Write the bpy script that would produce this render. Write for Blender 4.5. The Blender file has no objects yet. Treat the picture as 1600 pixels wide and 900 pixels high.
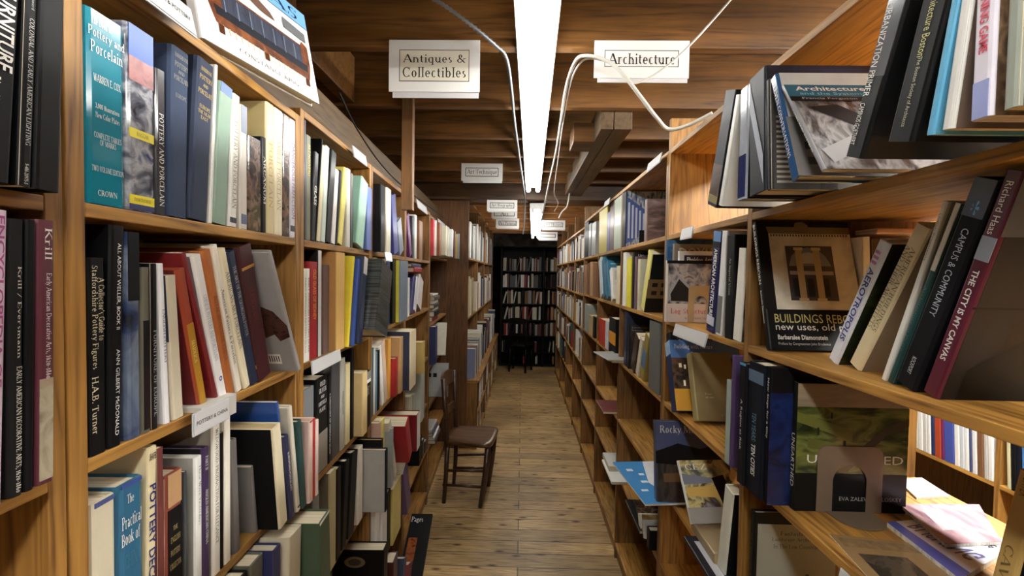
import bpy, bmesh, math, random
from mathutils import Vector, Matrix
random.seed(11)
scene = bpy.context.scene
COL = scene.collection
# ------------------------------------------------------------------ camera, light level
EYE = 1.62
F = 720.0
cam_data = bpy.data.cameras.new('camera')
cam_data.lens = 36.0 * F / 1600.0
cam_data.sensor_width = 36.0
cam_data.clip_start = 0.02
cam = bpy.data.objects.new('camera', cam_data)
COL.objects.link(cam)
YAW, PITCH, ROLL = math.atan2(16, F), -math.atan2(22, F), 0.016
CAM_ROT = Matrix.Rotation(YAW, 3, 'Z') @ Matrix.Rotation(math.pi/2 + PITCH, 3, 'X') @ Matrix.Rotation(ROLL, 3, 'Z')
CAM_POS = Vector((0, 0, EYE))
cam.matrix_world = Matrix.Translation(CAM_POS) @ CAM_ROT.to_4x4()
scene.camera = cam
scene.view_settings.view_transform = 'Standard'
scene.view_settings.look = 'None'
scene.view_settings.gamma = 1.0
scene.view_settings.use_curve_mapping = False
scene.view_settings.exposure = 0.0
TUBE_POWER = 18.0          # emission of the fluorescent tubes
BACK_TUBE_POWER = 55.0
FAR_TUBE_POWER = 18.0
SIDE_TUBE_POWER = 190.0
world = bpy.data.worlds.new('world')
scene.world = world
world.use_nodes = True
world.node_tree.nodes['Background'].inputs[0].default_value = (0.9, 0.85, 0.75, 1)
world.node_tree.nodes['Background'].inputs[1].default_value = 0.012

CRI = CAM_ROT.transposed()
def proj(p):
    q = CRI @ (Vector(p) - CAM_POS)
    return 800 + F*q.x/-q.z, 450 - F*q.y/-q.z
def ray(px, py):
    return (CAM_ROT @ Vector(((px-800)/F, -(py-450)/F, -1.0)))
def at_z(px, py, z):
    """point seen at a pixel on the horizontal plane of height z"""
    d = ray(px, py)
    return CAM_POS + d*((z-EYE)/d.z)
def at_y(px, py, y):
    d = ray(px, py)
    return CAM_POS + d*(y/d.y)

# ------------------------------------------------------------------ materials
def lin(c):
    c = c/255.0
    return c/12.92 if c <= 0.04045 else ((c+0.055)/1.055)**2.4
def rgb(c):
    return (lin(c[0]), lin(c[1]), lin(c[2]), 1)
_m = {}
def nt(mat):
    mat.use_nodes = True
    t = mat.node_tree
    return t, t.nodes, t.links, t.nodes['Principled BSDF']
def paint(c, rough=0.45, coat=0.0, var=0.12, scale=30, metal=0.0, bump=0.0):
    """a surface of one colour with faint mottling"""
    c = tuple(int(v) for v in c)
    key = ('paint', c, rough, coat, var, scale, metal, bump)
    if key in _m: return _m[key]
    mat = bpy.data.materials.new('surface')
    t, n, l, b = nt(mat)
    tc = n.new('ShaderNodeTexCoord'); no = n.new('ShaderNodeTexNoise')
    no.inputs['Scale'].default_value = scale; no.inputs['Detail'].default_value = 4
    l.new(tc.outputs['Object'], no.inputs['Vector'])
    mx = n.new('ShaderNodeMix'); mx.data_type = 'RGBA'
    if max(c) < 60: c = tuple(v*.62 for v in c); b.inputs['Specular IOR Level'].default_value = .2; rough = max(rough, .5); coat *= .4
    a = rgb(c)
    mx.inputs['A'].default_value = tuple(v*(1-var) for v in a[:3]) + (1,)
    mx.inputs['B'].default_value = tuple(min(1, v*(1+var)) for v in a[:3]) + (1,)
    l.new(no.outputs['Fac'], mx.inputs['Factor'])
    l.new(mx.outputs['Result'], b.inputs['Base Color'])
    b.inputs['Roughness'].default_value = rough
    b.inputs['Metallic'].default_value = metal
    if coat:
        b.inputs['Coat Weight'].default_value = coat
        b.inputs['Coat Roughness'].default_value = 0.12
    if bump:
        bp = n.new('ShaderNodeBump'); bp.inputs['Strength'].default_value = bump; bp.inputs['Distance'].default_value = 0.002
        l.new(no.outputs['Fac'], bp.inputs['Height']); l.new(bp.outputs['Normal'], b.inputs['Normal'])
    _m[key] = mat
    return mat
def ramp(n, stops):
    r = n.new('ShaderNodeValToRGB')
    e = r.color_ramp.elements
    while len(e) < len(stops): e.new(0.5)
    for k, (p, c) in enumerate(stops):
        e[k].position = p; e[k].color = rgb(c)
    return r
def wood(kind, axis, dark, light, scale=1.0, rough=0.5, knots=False, coat=0.0, seed=0.0):
    key = ('wood', kind, axis, dark, light, scale, knots, seed)
    if key in _m: return _m[key]
    mat = bpy.data.materials.new('wood')
    t, n, l, b = nt(mat)
    tc = n.new('ShaderNodeTexCoord'); mp = n.new('ShaderNodeMapping')
    s = [14*scale]*3; s['XYZ'.index(axis)] = 0.9*scale
    mp.inputs['Scale'].default_value = s; mp.inputs['Location'].default_value = (seed*3.1, seed*1.7, seed)
    l.new(tc.outputs['Object'], mp.inputs['Vector'])
    no = n.new('ShaderNodeTexNoise'); no.inputs['Scale'].default_value = 1.1; no.inputs['Detail'].default_value = 3
    no.inputs['Distortion'].default_value = 0.35
    l.new(mp.outputs['Vector'], no.inputs['Vector'])
    # rings: bands of the stretched noise
    mu = n.new('ShaderNodeMath'); mu.operation = 'MULTIPLY'; mu.inputs[1].default_value = 9.0 if kind != 'fine' else 5.0
    l.new(no.outputs['Fac'], mu.inputs[0])
    fr = n.new('ShaderNodeMath'); fr.operation = 'PINGPONG'; fr.inputs[1].default_value = 0.5
    l.new(mu.outputs[0], fr.inputs[0])
    n2 = n.new('ShaderNodeTexNoise'); n2.inputs['Scale'].default_value = 9; n2.inputs['Detail'].default_value = 5
    l.new(mp.outputs['Vector'], n2.inputs['Vector'])
    ad = n.new('ShaderNodeMath'); ad.operation = 'MULTIPLY_ADD'; ad.inputs[1].default_value = 0.75; 
    l.new(fr.outputs[0], ad.inputs[0]); 
    m3 = n.new('ShaderNodeMath'); m3.operation = 'MULTIPLY'; m3.inputs[1].default_value = 0.7
    l.new(n2.outputs['Fac'], m3.inputs[0]); l.new(m3.outputs[0], ad.inputs[2])
    mid = tuple((a+c*2)/3 for a, c in zip(dark, light))
    r = ramp(n, [(0.22, dark), (0.48, mid), (0.85, light)])
    l.new(ad.outputs[0], r.inputs['Fac'])
    out = r.outputs['Color']
    # broad dirt and tone drift
    n4 = n.new('ShaderNodeTexNoise'); n4.inputs['Scale'].default_value = 2.2; n4.inputs['Detail'].default_value = 6
    l.new(tc.outputs['Object'], n4.inputs['Vector'])
    r4 = ramp(n, [(0.3, (150, 150, 150)), (0.62, (255, 255, 255))])
    l.new(n4.outputs['Fac'], r4.inputs['Fac'])
    mm = n.new('ShaderNodeMix'); mm.data_type = 'RGBA'; mm.blend_type = 'MULTIPLY'; mm.inputs['Factor'].default_value = 0.8
    l.new(out, mm.inputs['A']); l.new(r4.outputs['Color'], mm.inputs['B']); out = mm.outputs['Result']
    if knots:
        vo = n.new('ShaderNodeTexVoronoi'); vo.inputs['Scale'].default_value = 2.6
        mp2 = n.new('ShaderNodeMapping'); s2 = [1.7]*3; s2['XYZ'.index(axis)] = 0.8
        mp2.inputs['Scale'].default_value = s2
        l.new(tc.outputs['Object'], mp2.inputs['Vector']); l.new(mp2.outputs['Vector'], vo.inputs['Vector'])
        r5 = ramp(n, [(0.03, (40, 24, 14)), (0.075, (255, 255, 255))])
        l.new(vo.outputs['Distance'], r5.inputs['Fac'])
        m5 = n.new('ShaderNodeMix'); m5.data_type = 'RGBA'; m5.blend_type = 'MULTIPLY'; m5.inputs['Factor'].default_value = 0.85
        l.new(out, m5.inputs['A']); l.new(r5.outputs['Color'], m5.inputs['B']); out = m5.outputs['Result']
    l.new(out, b.inputs['Base Color'])
    b.inputs['Roughness'].default_value = rough
    if coat:
        b.inputs['Coat Weight'].default_value = coat; b.inputs['Coat Roughness'].default_value = 0.25
    bp = n.new('ShaderNodeBump'); bp.inputs['Strength'].default_value = 0.25; bp.inputs['Distance'].default_value = 0.001
    l.new(n2.outputs['Fac'], bp.inputs['Height']); l.new(bp.outputs['Normal'], b.inputs['Normal'])
    _m[key] = mat
    return mat
def pages(c=(226, 212, 182)):
    key = ('pages', c)
    if key in _m: return _m[key]
    mat = bpy.data.materials.new('paper_edges')
    t, n, l, b = nt(mat)
    tc = n.new('ShaderNodeTexCoord'); mp = n.new('ShaderNodeMapping'); mp.inputs['Scale'].default_value = (900, 3, 3)
    l.new(tc.outputs['Object'], mp.inputs['Vector'])
    no = n.new('ShaderNodeTexNoise'); no.inputs['Scale'].default_value = 1.0
    l.new(mp.outputs['Vector'], no.inputs['Vector'])
    d = tuple(v*0.78 for v in c)
    r = ramp(n, [(0.35, d), (0.6, c)])
    l.new(no.outputs['Fac'], r.inputs['Fac']); l.new(r.outputs['Color'], b.inputs['Base Color'])
    b.inputs['Roughness'].default_value = 0.8
    _m[key] = mat
    return mat
def photo(stops, scale=12.0, stretch=(1, 1, 1), detail=4, rough=0.25, coat=0.3, seed=0):
    """printed picture: blotches of several tones"""
    key = ('photo', tuple(stops), scale, stretch, detail, rough, coat, seed)
    if key in _m: return _m[key]
    mat = bpy.data.materials.new('print')
    t, n, l, b = nt(mat)
    tc = n.new('ShaderNodeTexCoord'); mp = n.new('ShaderNodeMapping'); mp.inputs['Scale'].default_value = stretch
    mp.inputs['Location'].default_value = (seed, seed*0.7, seed*1.3)
    l.new(tc.outputs['Object'], mp.inputs['Vector'])
    no = n.new('ShaderNodeTexNoise'); no.inputs['Scale'].default_value = scale; no.inputs['Detail'].default_value = detail
    no.inputs['Distortion'].default_value = 0.6
    l.new(mp.outputs['Vector'], no.inputs['Vector'])
    k = len(stops)
    r = ramp(n, [(0.3 + 0.4*i/max(1, k-1), c) for i, c in enumerate(stops)])
    l.new(no.outputs['Fac'], r.inputs['Fac']); l.new(r.outputs['Color'], b.inputs['Base Color'])
    b.inputs['Roughness'].default_value = rough; b.inputs['Coat Weight'].default_value = coat; b.inputs['Coat Roughness'].default_value = 0.1
    _m[key] = mat
    return mat
def glow(c, power):
    mat = bpy.data.materials.new('lit_tube')
    t, n, l, b = nt(mat)
    b.inputs['Base Color'].default_value = (0.9, 0.9, 0.9, 1)
    b.inputs['Emission Color'].default_value = rgb(c)
    b.inputs['Emission Strength'].default_value = power
    return mat

# ------------------------------------------------------------------ mesh helpers
class MB:
    """collects shapes of one part; build() links them as one mesh object"""
    def __init__(s): s.v = []; s.f = []; s.m = []
    def add(s, vs, fs, mi=0):
        k = len(s.v); s.v += [Vector(v) for v in vs]
        for f in fs: s.f.append([i+k for i in f]); s.m.append(mi)
        return s
    def box(s, a, b, mi=0):
        x0, x1 = sorted((a[0], b[0])); y0, y1 = sorted((a[1], b[1])); z0, z1 = sorted((a[2], b[2]))
        return s.add([(x0,y0,z0),(x1,y0,z0),(x1,y1,z0),(x0,y1,z0),(x0,y0,z1),(x1,y0,z1),(x1,y1,z1),(x0,y1,z1)],
              [(3,2,1,0),(4,5,6,7),(0,1,5,4),(1,2,6,5),(2,3,7,6),(3,0,4,7)], mi)
    def obox(s, o, ax, ay, az, mi=0):
        """box spanned by three edge vectors from corner o (right-handed)"""
        o, ax, ay, az = Vector(o), Vector(ax), Vector(ay), Vector(az)
        vs = [o, o+ax, o+ax+ay, o+ay]; vs += [v+az for v in vs]
        return s.add(vs, [(3,2,1,0),(4,5,6,7),(0,1,5,4),(1,2,6,5),(2,3,7,6),(3,0,4,7)], mi)
    def prism(s, pts, d, mi=0):
        """polygon (3D points, counter-clockwise seen against d) swept by d"""
        k = len(pts); d = Vector(d); a = [Vector(p) for p in pts]
        return s.add(a+[p+d for p in a], [list(range(k))[::-1], list(range(k, 2*k))] + [(i, (i+1) % k, k+(i+1) % k, k+i) for i in range(k)], mi)
    def tube(s, pts, r, n=8, mi=0, r1=None):
        pts = [Vector(p) for p in pts]; rings = []
        up = None
        for i, p in enumerate(pts):
            d = (pts[min(i+1, len(pts)-1)] - pts[max(i-1, 0)]).normalized()
            if up is None: up = Vector((0, 0, 1)) if abs(d.z) < 0.9 else Vector((1, 0, 0))
            x = d.cross(up).normalized(); up = x.cross(d).normalized()
            rr = r if r1 is None else r + (r1-r)*i/(len(pts)-1)
            rings.append([p + x*rr*math.cos(2*math.pi*j/n) + up*rr*math.sin(2*math.pi*j/n) for j in range(n)])
        vs = [v for q in rings for v in q]; fs = []
        for i in range(len(pts)-1):
            for j in range(n):
                fs.append((i*n+j, i*n+(j+1) % n, (i+1)*n+(j+1) % n, (i+1)*n+j))
        fs.append(list(range(n))[::-1]); fs.append([(len(pts)-1)*n+j for j in range(n)])
        return s.add(vs, fs, mi)
    def build(s, name, mats, parent=None, bevel=0.0, smooth=False, minv=None):
        me = bpy.data.meshes.new(name)
        vs = s.v if minv is None else [minv @ v for v in s.v]
        me.from_pydata([tuple(v) for v in vs], [], s.f)
        if not isinstance(mats, (list, tuple)): mats = [mats]
        for m in mats: me.materials.append(m)
        if len(mats) > 1:
            for p, mi in zip(me.polygons, s.m): p.material_index = mi
        if smooth:
            for p in me.polygons: p.use_smooth = True
        me.update()
        o = bpy.data.objects.new(name, me); COL.objects.link(o)
        if parent is not None: o.parent = parent
        if bevel:
            bv = o.modifiers.new('edge', 'BEVEL'); bv.width = bevel; bv.segments = 2; bv.limit_method = 'ANGLE'
        return o
def tag(o, label, cat, group=None):
    o['label'] = label; o['category'] = cat
    if group: o['group'] = group
    return o
def thing(name, label, cat, loc=(0, 0, 0), group=None, rot=None):
    o = bpy.data.objects.new(name, None); COL.objects.link(o)
    o.empty_display_size = 0.05
    M = Matrix.Translation(Vector(loc))
    if rot is not None: M = M @ rot.to_4x4()
    o.matrix_world = M
    tag(o, label, cat, group)
    o_inv[o.name] = M.inverted()
    return o
o_inv = {}
def part(mb, name, mats, parent, under=None, **k):
    """build a part whose points were given in world coordinates"""
    return mb.build(name, mats, under or parent, minv=o_inv[parent.name], **k)
def struct(mb, name, mats, **k):
    o = mb.build(name, mats, **k); o['kind'] = 'structure'; return o

# ------------------------------------------------------------------ lettering
_txt = {}
def text_mesh(body, font='sans'):
    """outline of a line of text as triangles, scaled into a box 0..1 by 0..1; returns (verts, faces, aspect)"""
    key = (body, font)
    if key in _txt: return _txt[key]
    if font == 'serif' and all(ch in GLYPHS or ch == ' ' for ch in body):
        vs, fs = serif_line(body)
    else:
        cu = bpy.data.curves.new('lettering', 'FONT'); cu.body = body; cu.resolution_u = 2
        if font == 'bold': cu.offset = 0.018
        ob = bpy.data.objects.new('lettering', cu); COL.objects.link(ob)
        dg = bpy.context.evaluated_depsgraph_get(); dg.update()
        me = bpy.data.meshes.new_from_object(ob.evaluated_get(dg))
        vs = [(v.co.x, v.co.y) for v in me.vertices]; fs = [tuple(p.vertices) for p in me.polygons]
        bpy.data.objects.remove(ob); bpy.data.curves.remove(cu); bpy.data.meshes.remove(me)
    if not vs:
        _txt[key] = ([], [], 1); return _txt[key]
    x0 = min(v[0] for v in vs); x1 = max(v[0] for v in vs); y0 = min(v[1] for v in vs); y1 = max(v[1] for v in vs)
    vs = [((x-x0)/(x1-x0), (y-y0)/(y1-y0)) for x, y in vs]
    _txt[key] = (vs, fs, (x1-x0)/(y1-y0))
    return _txt[key]
def put_text(mb, body, o, ex, ey, font='sans', mi=0):
    """lay text so that its box spans ex (along the line) and ey (up) from corner o"""
    vs, fs, _ = text_mesh(body, font)
    o, ex, ey = Vector(o), Vector(ex), Vector(ey)
    mb.add([o + ex*x + ey*y for x, y in vs], fs, mi)
# roman letters drawn stroke by stroke: v = stem with feet, n = bare stem, d = diagonal, a = bowl, h = hairline
TK, TN = 0.105, 0.045
GLYPHS = {
 'A': (.70, 'd .04 0 .33 .70 .045;d .33 .70 .64 0 .105;h .15 .50 .24;h -.03 .14 0;h .52 .74 0'),
 'B': (.60, 'v .12 0 .70;a .30 .53 .19 .17 -90 90;a .30 .19 .24 .19 -90 90;h .12 .32 .70;h .12 .32 .37;h .12 .32 0'),
 'C': (.66, 'a .36 .35 .30 .36 45 315;n .58 .48 .70 .04;n .59 .0 .14 .03'),
 'D': (.70, 'v .12 0 .70;a .30 .35 .34 .35 -90 90;h .12 .32 .70;h .12 .32 0'),
 'E': (.56, 'v .12 0 .70;h .12 .50 .70;h .12 .40 .37;h .12 .52 0;n .49 .56 .72 .04;n .51 0 .15 .04'),
 'F': (.53, 'v .12 0 .70;h .12 .50 .70;h .12 .40 .37;n .49 .56 .72 .04'),
 'G': (.70, 'a .36 .35 .30 .36 45 340;v .60 0 .30;n .58 .50 .70 .04'),
 'H': (.72, 'v .12 0 .70;v .60 0 .70;h .12 .60 .37'),
 'I': (.28, 'v .14 0 .70'),
 'J': (.34, 'v .20 .05 .70;a .08 .05 .12 .15 -90 0'),
 'K': (.66, 'v .12 0 .70;d .15 .30 .54 .70 .045;d .26 .42 .60 0 .105;h .46 .66 .70;h .52 .72 0'),
 'L': (.54, 'v .12 0 .70;h .12 .50 0;n .50 0 .18 .04'),
 'M': (.84, 'v .11 0 .70 .05;v .73 0 .70;d .12 .70 .42 .05 .10;d .42 .05 .73 .70 .045'),
 'N': (.74, 'v .11 0 .70 .05;v .63 0 .70 .05;d .10 .70 .63 .02 .105'),
 'O': (.74, 'a .37 .35 .31 .36 0 360'),
 'P': (.56, 'v .12 0 .70;a .30 .52 .21 .18 -90 90;h .12 .32 .70;h .12 .32 .34'),
 'Q': (.74, 'a .37 .35 .31 .36 0 360;d .40 .02 .70 -.16 .08'),
 'R': (.64, 'v .12 0 .70;a .30 .53 .20 .17 -90 90;h .12 .32 .70;h .12 .32 .36;d .32 .36 .58 0 .105;h .52 .68 0'),
 'S': (.50, 'a .25 .52 .17 .18 60 270;a .25 .18 .19 .19 -120 90;n .41 .54 .70 .035;n .07 .02 .17 .035'),
 'T': (.62, 'v .31 0 .70;h .03 .59 .70;n .04 .55 .72 .04;n .58 .55 .72 .04'),
 'U': (.70, 'v .12 .25 .70;v .58 .25 .70 .05;a .35 .25 .23 .26 180 360'),
 'V': (.68, 'd .06 .70 .35 0 .105;d .35 0 .62 .70 .045;h -.02 .17 .70;h .53 .72 .70'),
 'W': (.94, 'd .06 .70 .28 0 .10;d .28 0 .47 .70 .045;d .45 .70 .66 0 .10;d .66 0 .87 .70 .045;h -.02 .17 .70;h .78 .97 .70'),
 'X': (.66, 'd .07 .70 .58 0 .105;d .06 0 .58 .70 .045;h 0 .18 .70;h .48 .66 .70;h 0 .17 0;h .48 .68 0'),
 'Y': (.64, 'd .06 .70 .32 .33 .10;d .32 .33 .58 .70 .045;v .32 0 .35;h 0 .17 .70;h .49 .66 .70'),
 'Z': (.58, 'h .06 .52 .70;d .07 0 .50 .70 .09;h .06 .54 0;n .07 .56 .70 .04;n .53 0 .15 .04'),
 'a': (.44, 'n .32 .02 .32 .09;a .19 .33 .13 .13 0 150;a .17 .13 .12 .13 20 330;h .30 .42 .02'),
 'b': (.50, 'n .11 0 .70 .09;a .26 .22 .18 .24 -130 130;h .02 .12 .69'),
 'c': (.42, 'a .23 .23 .18 .24 55 310'),
 'd': (.50, 'n .38 0 .70 .09;a .22 .22 .18 .24 50 310;h .28 .40 .69;h .38 .48 .01'),
 'e': (.44, 'a .22 .23 .18 .24 0 310;h .06 .40 .26'),
 'f': (.30, 'v .14 0 .55 .09;a .26 .55 .12 .16 50 180;h .03 .28 .46'),
 'g': (.46, 'a .21 .30 .15 .16 0 360;a .22 -.06 .19 .13 0 360;h .30 .44 .44;d .12 .17 .10 .05 .05'),
 'h': (.52, 'v .11 0 .70 .09;a .26 .30 .14 .16 0 150;v .40 0 .32 .09'),
 'i': (.24, 'v .12 0 .45 .09;n .12 .58 .68 .10'),
 'j': (.24, 'n .13 -.1 .45 .09;a .03 -.1 .10 .11 -90 0;n .13 .58 .68 .10'),
 'k': (.50, 'v .11 0 .70 .09;d .14 .19 .38 .45 .04;d .22 .27 .43 0 .09;h .32 .47 .45;h .36 .52 0'),
 'l': (.24, 'v .12 0 .70 .09'),
 'm': (.78, 'v .11 0 .45 .09;a .25 .30 .13 .16 0 150;v .38 0 .32 .09;a .52 .30 .13 .16 0 150;v .65 0 .32 .09'),
 'n': (.52, 'v .11 0 .45 .09;a .26 .30 .14 .16 0 150;v .40 0 .32 .09'),
 'o': (.48, 'a .24 .23 .19 .24 0 360'),
 'p': (.50, 'v .11 -.2 .45 .09;a .26 .22 .18 .24 -130 130'),
 'q': (.50, 'v .38 -.2 .45 .09;a .22 .22 .18 .24 50 310'),
 'r': (.38, 'v .11 0 .45 .09;a .26 .32 .13 .14 50 150'),
 's': (.36, 'a .18 .34 .11 .12 60 270;a .18 .12 .13 .13 -120 90'),
 't': (.32, 'n .13 .05 .60 .09;a .23 .12 .10 .13 180 290;h .02 .27 .45'),
 'u': (.52, 'n .11 .12 .45 .09;n .40 0 .45 .09;a .25 .14 .14 .15 180 340;h .02 .12 .44;h .31 .41 .44;h .40 .50 .01'),
 'v': (.46, 'd .06 .45 .24 0 .09;d .24 0 .41 .45 .04;h 0 .15 .45;h .34 .48 .45'),
 'w': (.66, 'd .06 .45 .20 0 .085;d .20 0 .33 .45 .04;d .32 .45 .47 0 .085;d .47 0 .61 .45 .04;h 0 .15 .45;h .54 .68 .45'),
 'x': (.46, 'd .06 .45 .40 0 .09;d .05 0 .40 .45 .04;h 0 .15 .45;h .32 .46 .45;h 0 .14 0;h .32 .48 0'),
 'y': (.46, 'd .06 .45 .24 .02 .09;d .10 -.2 .41 .45 .04;h 0 .15 .45;h .34 .48 .45'),
 'z': (.42, 'h .05 .38 .45;d .06 0 .36 .45 .07;h .05 .39 0'),
 '&': (.74, 'a .30 .54 .14 .16 -60 240;a .25 .17 .20 .18 60 330;d .20 .44 .62 0 .10;d .44 .10 .62 .36 .04;h .52 .72 .37'),
 '1': (.34, 'v .17 0 .55'), '2': (.44, 'a .22 .38 .15 .16 -30 160;d .06 .02 .35 .32 .06;h .05 .40 0'),
 '0': (.46, 'a .23 .24 .18 .25 0 360'), '6': (.46, 'a .23 .20 .17 .21 0 360;a .33 .20 .28 .48 100 180'),
 '8': (.46, 'a .23 .52 .14 .16 0 360;a .23 .18 .18 .19 0 360'),
 '-': (.36, 'h .05 .31 .25'), '.': (.2, 'n .10 0 .10 .10'), ',': (.2, 'd .06 -.12 .12 .09 .08'), ':': (.2, 'n .10 0 .1 .1;n .10 .34 .44 .1'),
 "'": (.18, 'd .07 .50 .10 .70 .07'), '/': (.4, 'd .05 -.1 .35 .72 .05'),
}
def serif_line(body):
    vs, fs, x = [], [], 0.0
    def quad(a, b, c, d):
        k = len(vs); vs.extend([a, b, c, d]); fs.append((k, k+1, k+2, k+3))
    def bar(x0, y0, x1, y1): quad((x0, y0), (x1, y0), (x1, y1), (x0, y1))
    for ch in body:
        if ch == ' ': x += 0.28; continue
        adv, spec = GLYPHS[ch]
        for st in spec.split(';'):
            q = st.split(); k = q[0]; p = [float(v) for v in q[1:]]
            if k in 'vn':
                w = (p[3] if len(p) > 3 else TK)/2
                bar(x+p[0]-w, p[1], x+p[0]+w, p[2])
                if k == 'v':
                    e = w+0.06
                    bar(x+p[0]-e, p[1], x+p[0]+e, p[1]+0.035)
                    bar(x+p[0]-e, p[2]-0.035, x+p[0]+(e if p[2] > .6 else w), p[2])
            elif k == 'h': bar(x+p[0], p[2]-(.04 if p[2] > .1 else 0), x+p[1], p[2]+(0 if p[2] > .1 else .04))
            elif k == 'd':
                x0, y0, x1, y1, w = p
                w = w*0.62 if abs(y1-y0) > abs(x1-x0)*0.3 else w/2
                quad((x+x0-w, y0), (x+x0+w, y0), (x+x1+w, y1), (x+x1-w, y1)) if y1 > y0 else quad((x+x1-w, y1), (x+x1+w, y1), (x+x0+w, y0), (x+x0-w, y0))
            elif k == 'a':
                cx, cy, rx, ry, a0, a1 = p
                n = max(6, int(abs(a1-a0)/22)); pr = None
                for i in range(n+1):
                    a = math.radians(a0+(a1-a0)*i/n); c, s_ = math.cos(a), math.sin(a)
                    w = TN + (0.10-TN)*abs(c)
                    o_ = (x+cx+rx*c, cy+ry*s_); i_ = (x+cx+max(.01, rx-w)*c, cy+max(.01, ry-w*.8)*s_)
                    if pr: quad(pr[0], o_, i_, pr[1])
                    pr = (o_, i_)
        x += adv + 0.03
    return vs, fs
# ------------------------------------------------------------------ the two shelf fronts
class Side:
    """vertical plane of shelf fronts: u runs away from the camera, n out into the aisle"""
    def __init__(s, o, u, n, right): s.o, s.u, s.n, s.right = Vector(o), Vector(u).normalized(), Vector(n).normalized(), right
    def P(s, u, n, z): return s.o + s.u*u + s.n*n + Vector((0, 0, EYE+z))
    def u_of(s, px, z, n=0.0):
        a, b = 0.08, 14.0
        for _ in range(50):
            m = (a+b)/2
            x = proj(s.P(m, n, z))[0]
            if (x > px) == s.right: a = m
            else: b = m
        return (a+b)/2
    def z_of(s, u, py, n=0.0):
        a, b = -1.7, 1.4
        for _ in range(50):
            m = (a+b)/2
            if proj(s.P(u, n, m))[1] > py: a = m
            else: b = m
        return (a+b)/2
    def box(s, mb, u0, u1, n0, n1, z0, z1, mi=0):
        if s.right: mb.obox(s.P(u0, n1, z0), -s.n*(n1-n0), s.u*(u1-u0), Vector((0, 0, z1-z0)), mi)
        else: mb.obox(s.P(u0, n0, z0), s.n*(n1-n0), s.u*(u1-u0), Vector((0, 0, z1-z0)), mi)
    def rot(s):
        """book frame: x = viewer's right along the shelf, y = into the shelf"""
        x = -s.u if s.right else s.u
        y = -s.n
        return Matrix((x, y, Vector((0, 0, 1)))).transposed()
_t = 0.0385
LS = Side(Vector((-0.52*math.cos(_t), -0.52*math.sin(_t), 0)), (-math.sin(_t), math.cos(_t), 0), (math.cos(_t), math.sin(_t), 0), False)
RS = Side((0.555, 0, 0), (0, 1, 0), (-1, 0, 0), True)
FS = Side((-0.496, 0, 0), (0, 1, 0), (1, 0, 0), False)     # deeper block at the far end

# ------------------------------------------------------------------ woods
PINE = dict(dark=(142, 92, 44), light=(216, 164, 98))
PINE_Y = wood('ply', 'Y', (112, 70, 26), (204, 152, 72)); PINE_Z = wood('ply', 'Z', (100, 64, 25), (184, 134, 64), seed=2)
PINE_X = wood('ply', 'X', (126, 84, 36), (206, 158, 84), seed=4)
OAK_Y = wood('ply', 'Y', (100, 64, 25), (180, 130, 62), seed=1); OAK_Z = wood('ply', 'Z', (90, 58, 26), (158, 112, 58), seed=3)
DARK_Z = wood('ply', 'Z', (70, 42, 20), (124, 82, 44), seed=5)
JOIST_X = wood('fine', 'X', (74, 46, 18), (136, 92, 42), seed=6, knots=True)
TIMBER_Y = wood('fine', 'Y', (64, 48, 32), (112, 88, 58), seed=7)
TIMBER_Z = wood('fine', 'Z', (84, 58, 34), (150, 108, 66), seed=8)
DECK_X = wood('fine', 'X', (48, 32, 18), (92, 62, 34), seed=9)
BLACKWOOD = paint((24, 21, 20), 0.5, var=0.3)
LEVL = dict(top=0.388, L1=0.080, L2=-0.2415, L3=-0.56, L4=-0.885, L5=-1.2, L6=-1.53)
LEVB = dict(top=0.43, L1=0.088, L2=-0.237, L3=-0.572, L4=-0.905, L5=-1.22, L6=-1.53)
LEVR = dict(top=0.484, R1=0.158, R2=-0.165, R3=-0.481, R4=-0.812, R5=-1.12, R6=-1.53)

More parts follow.
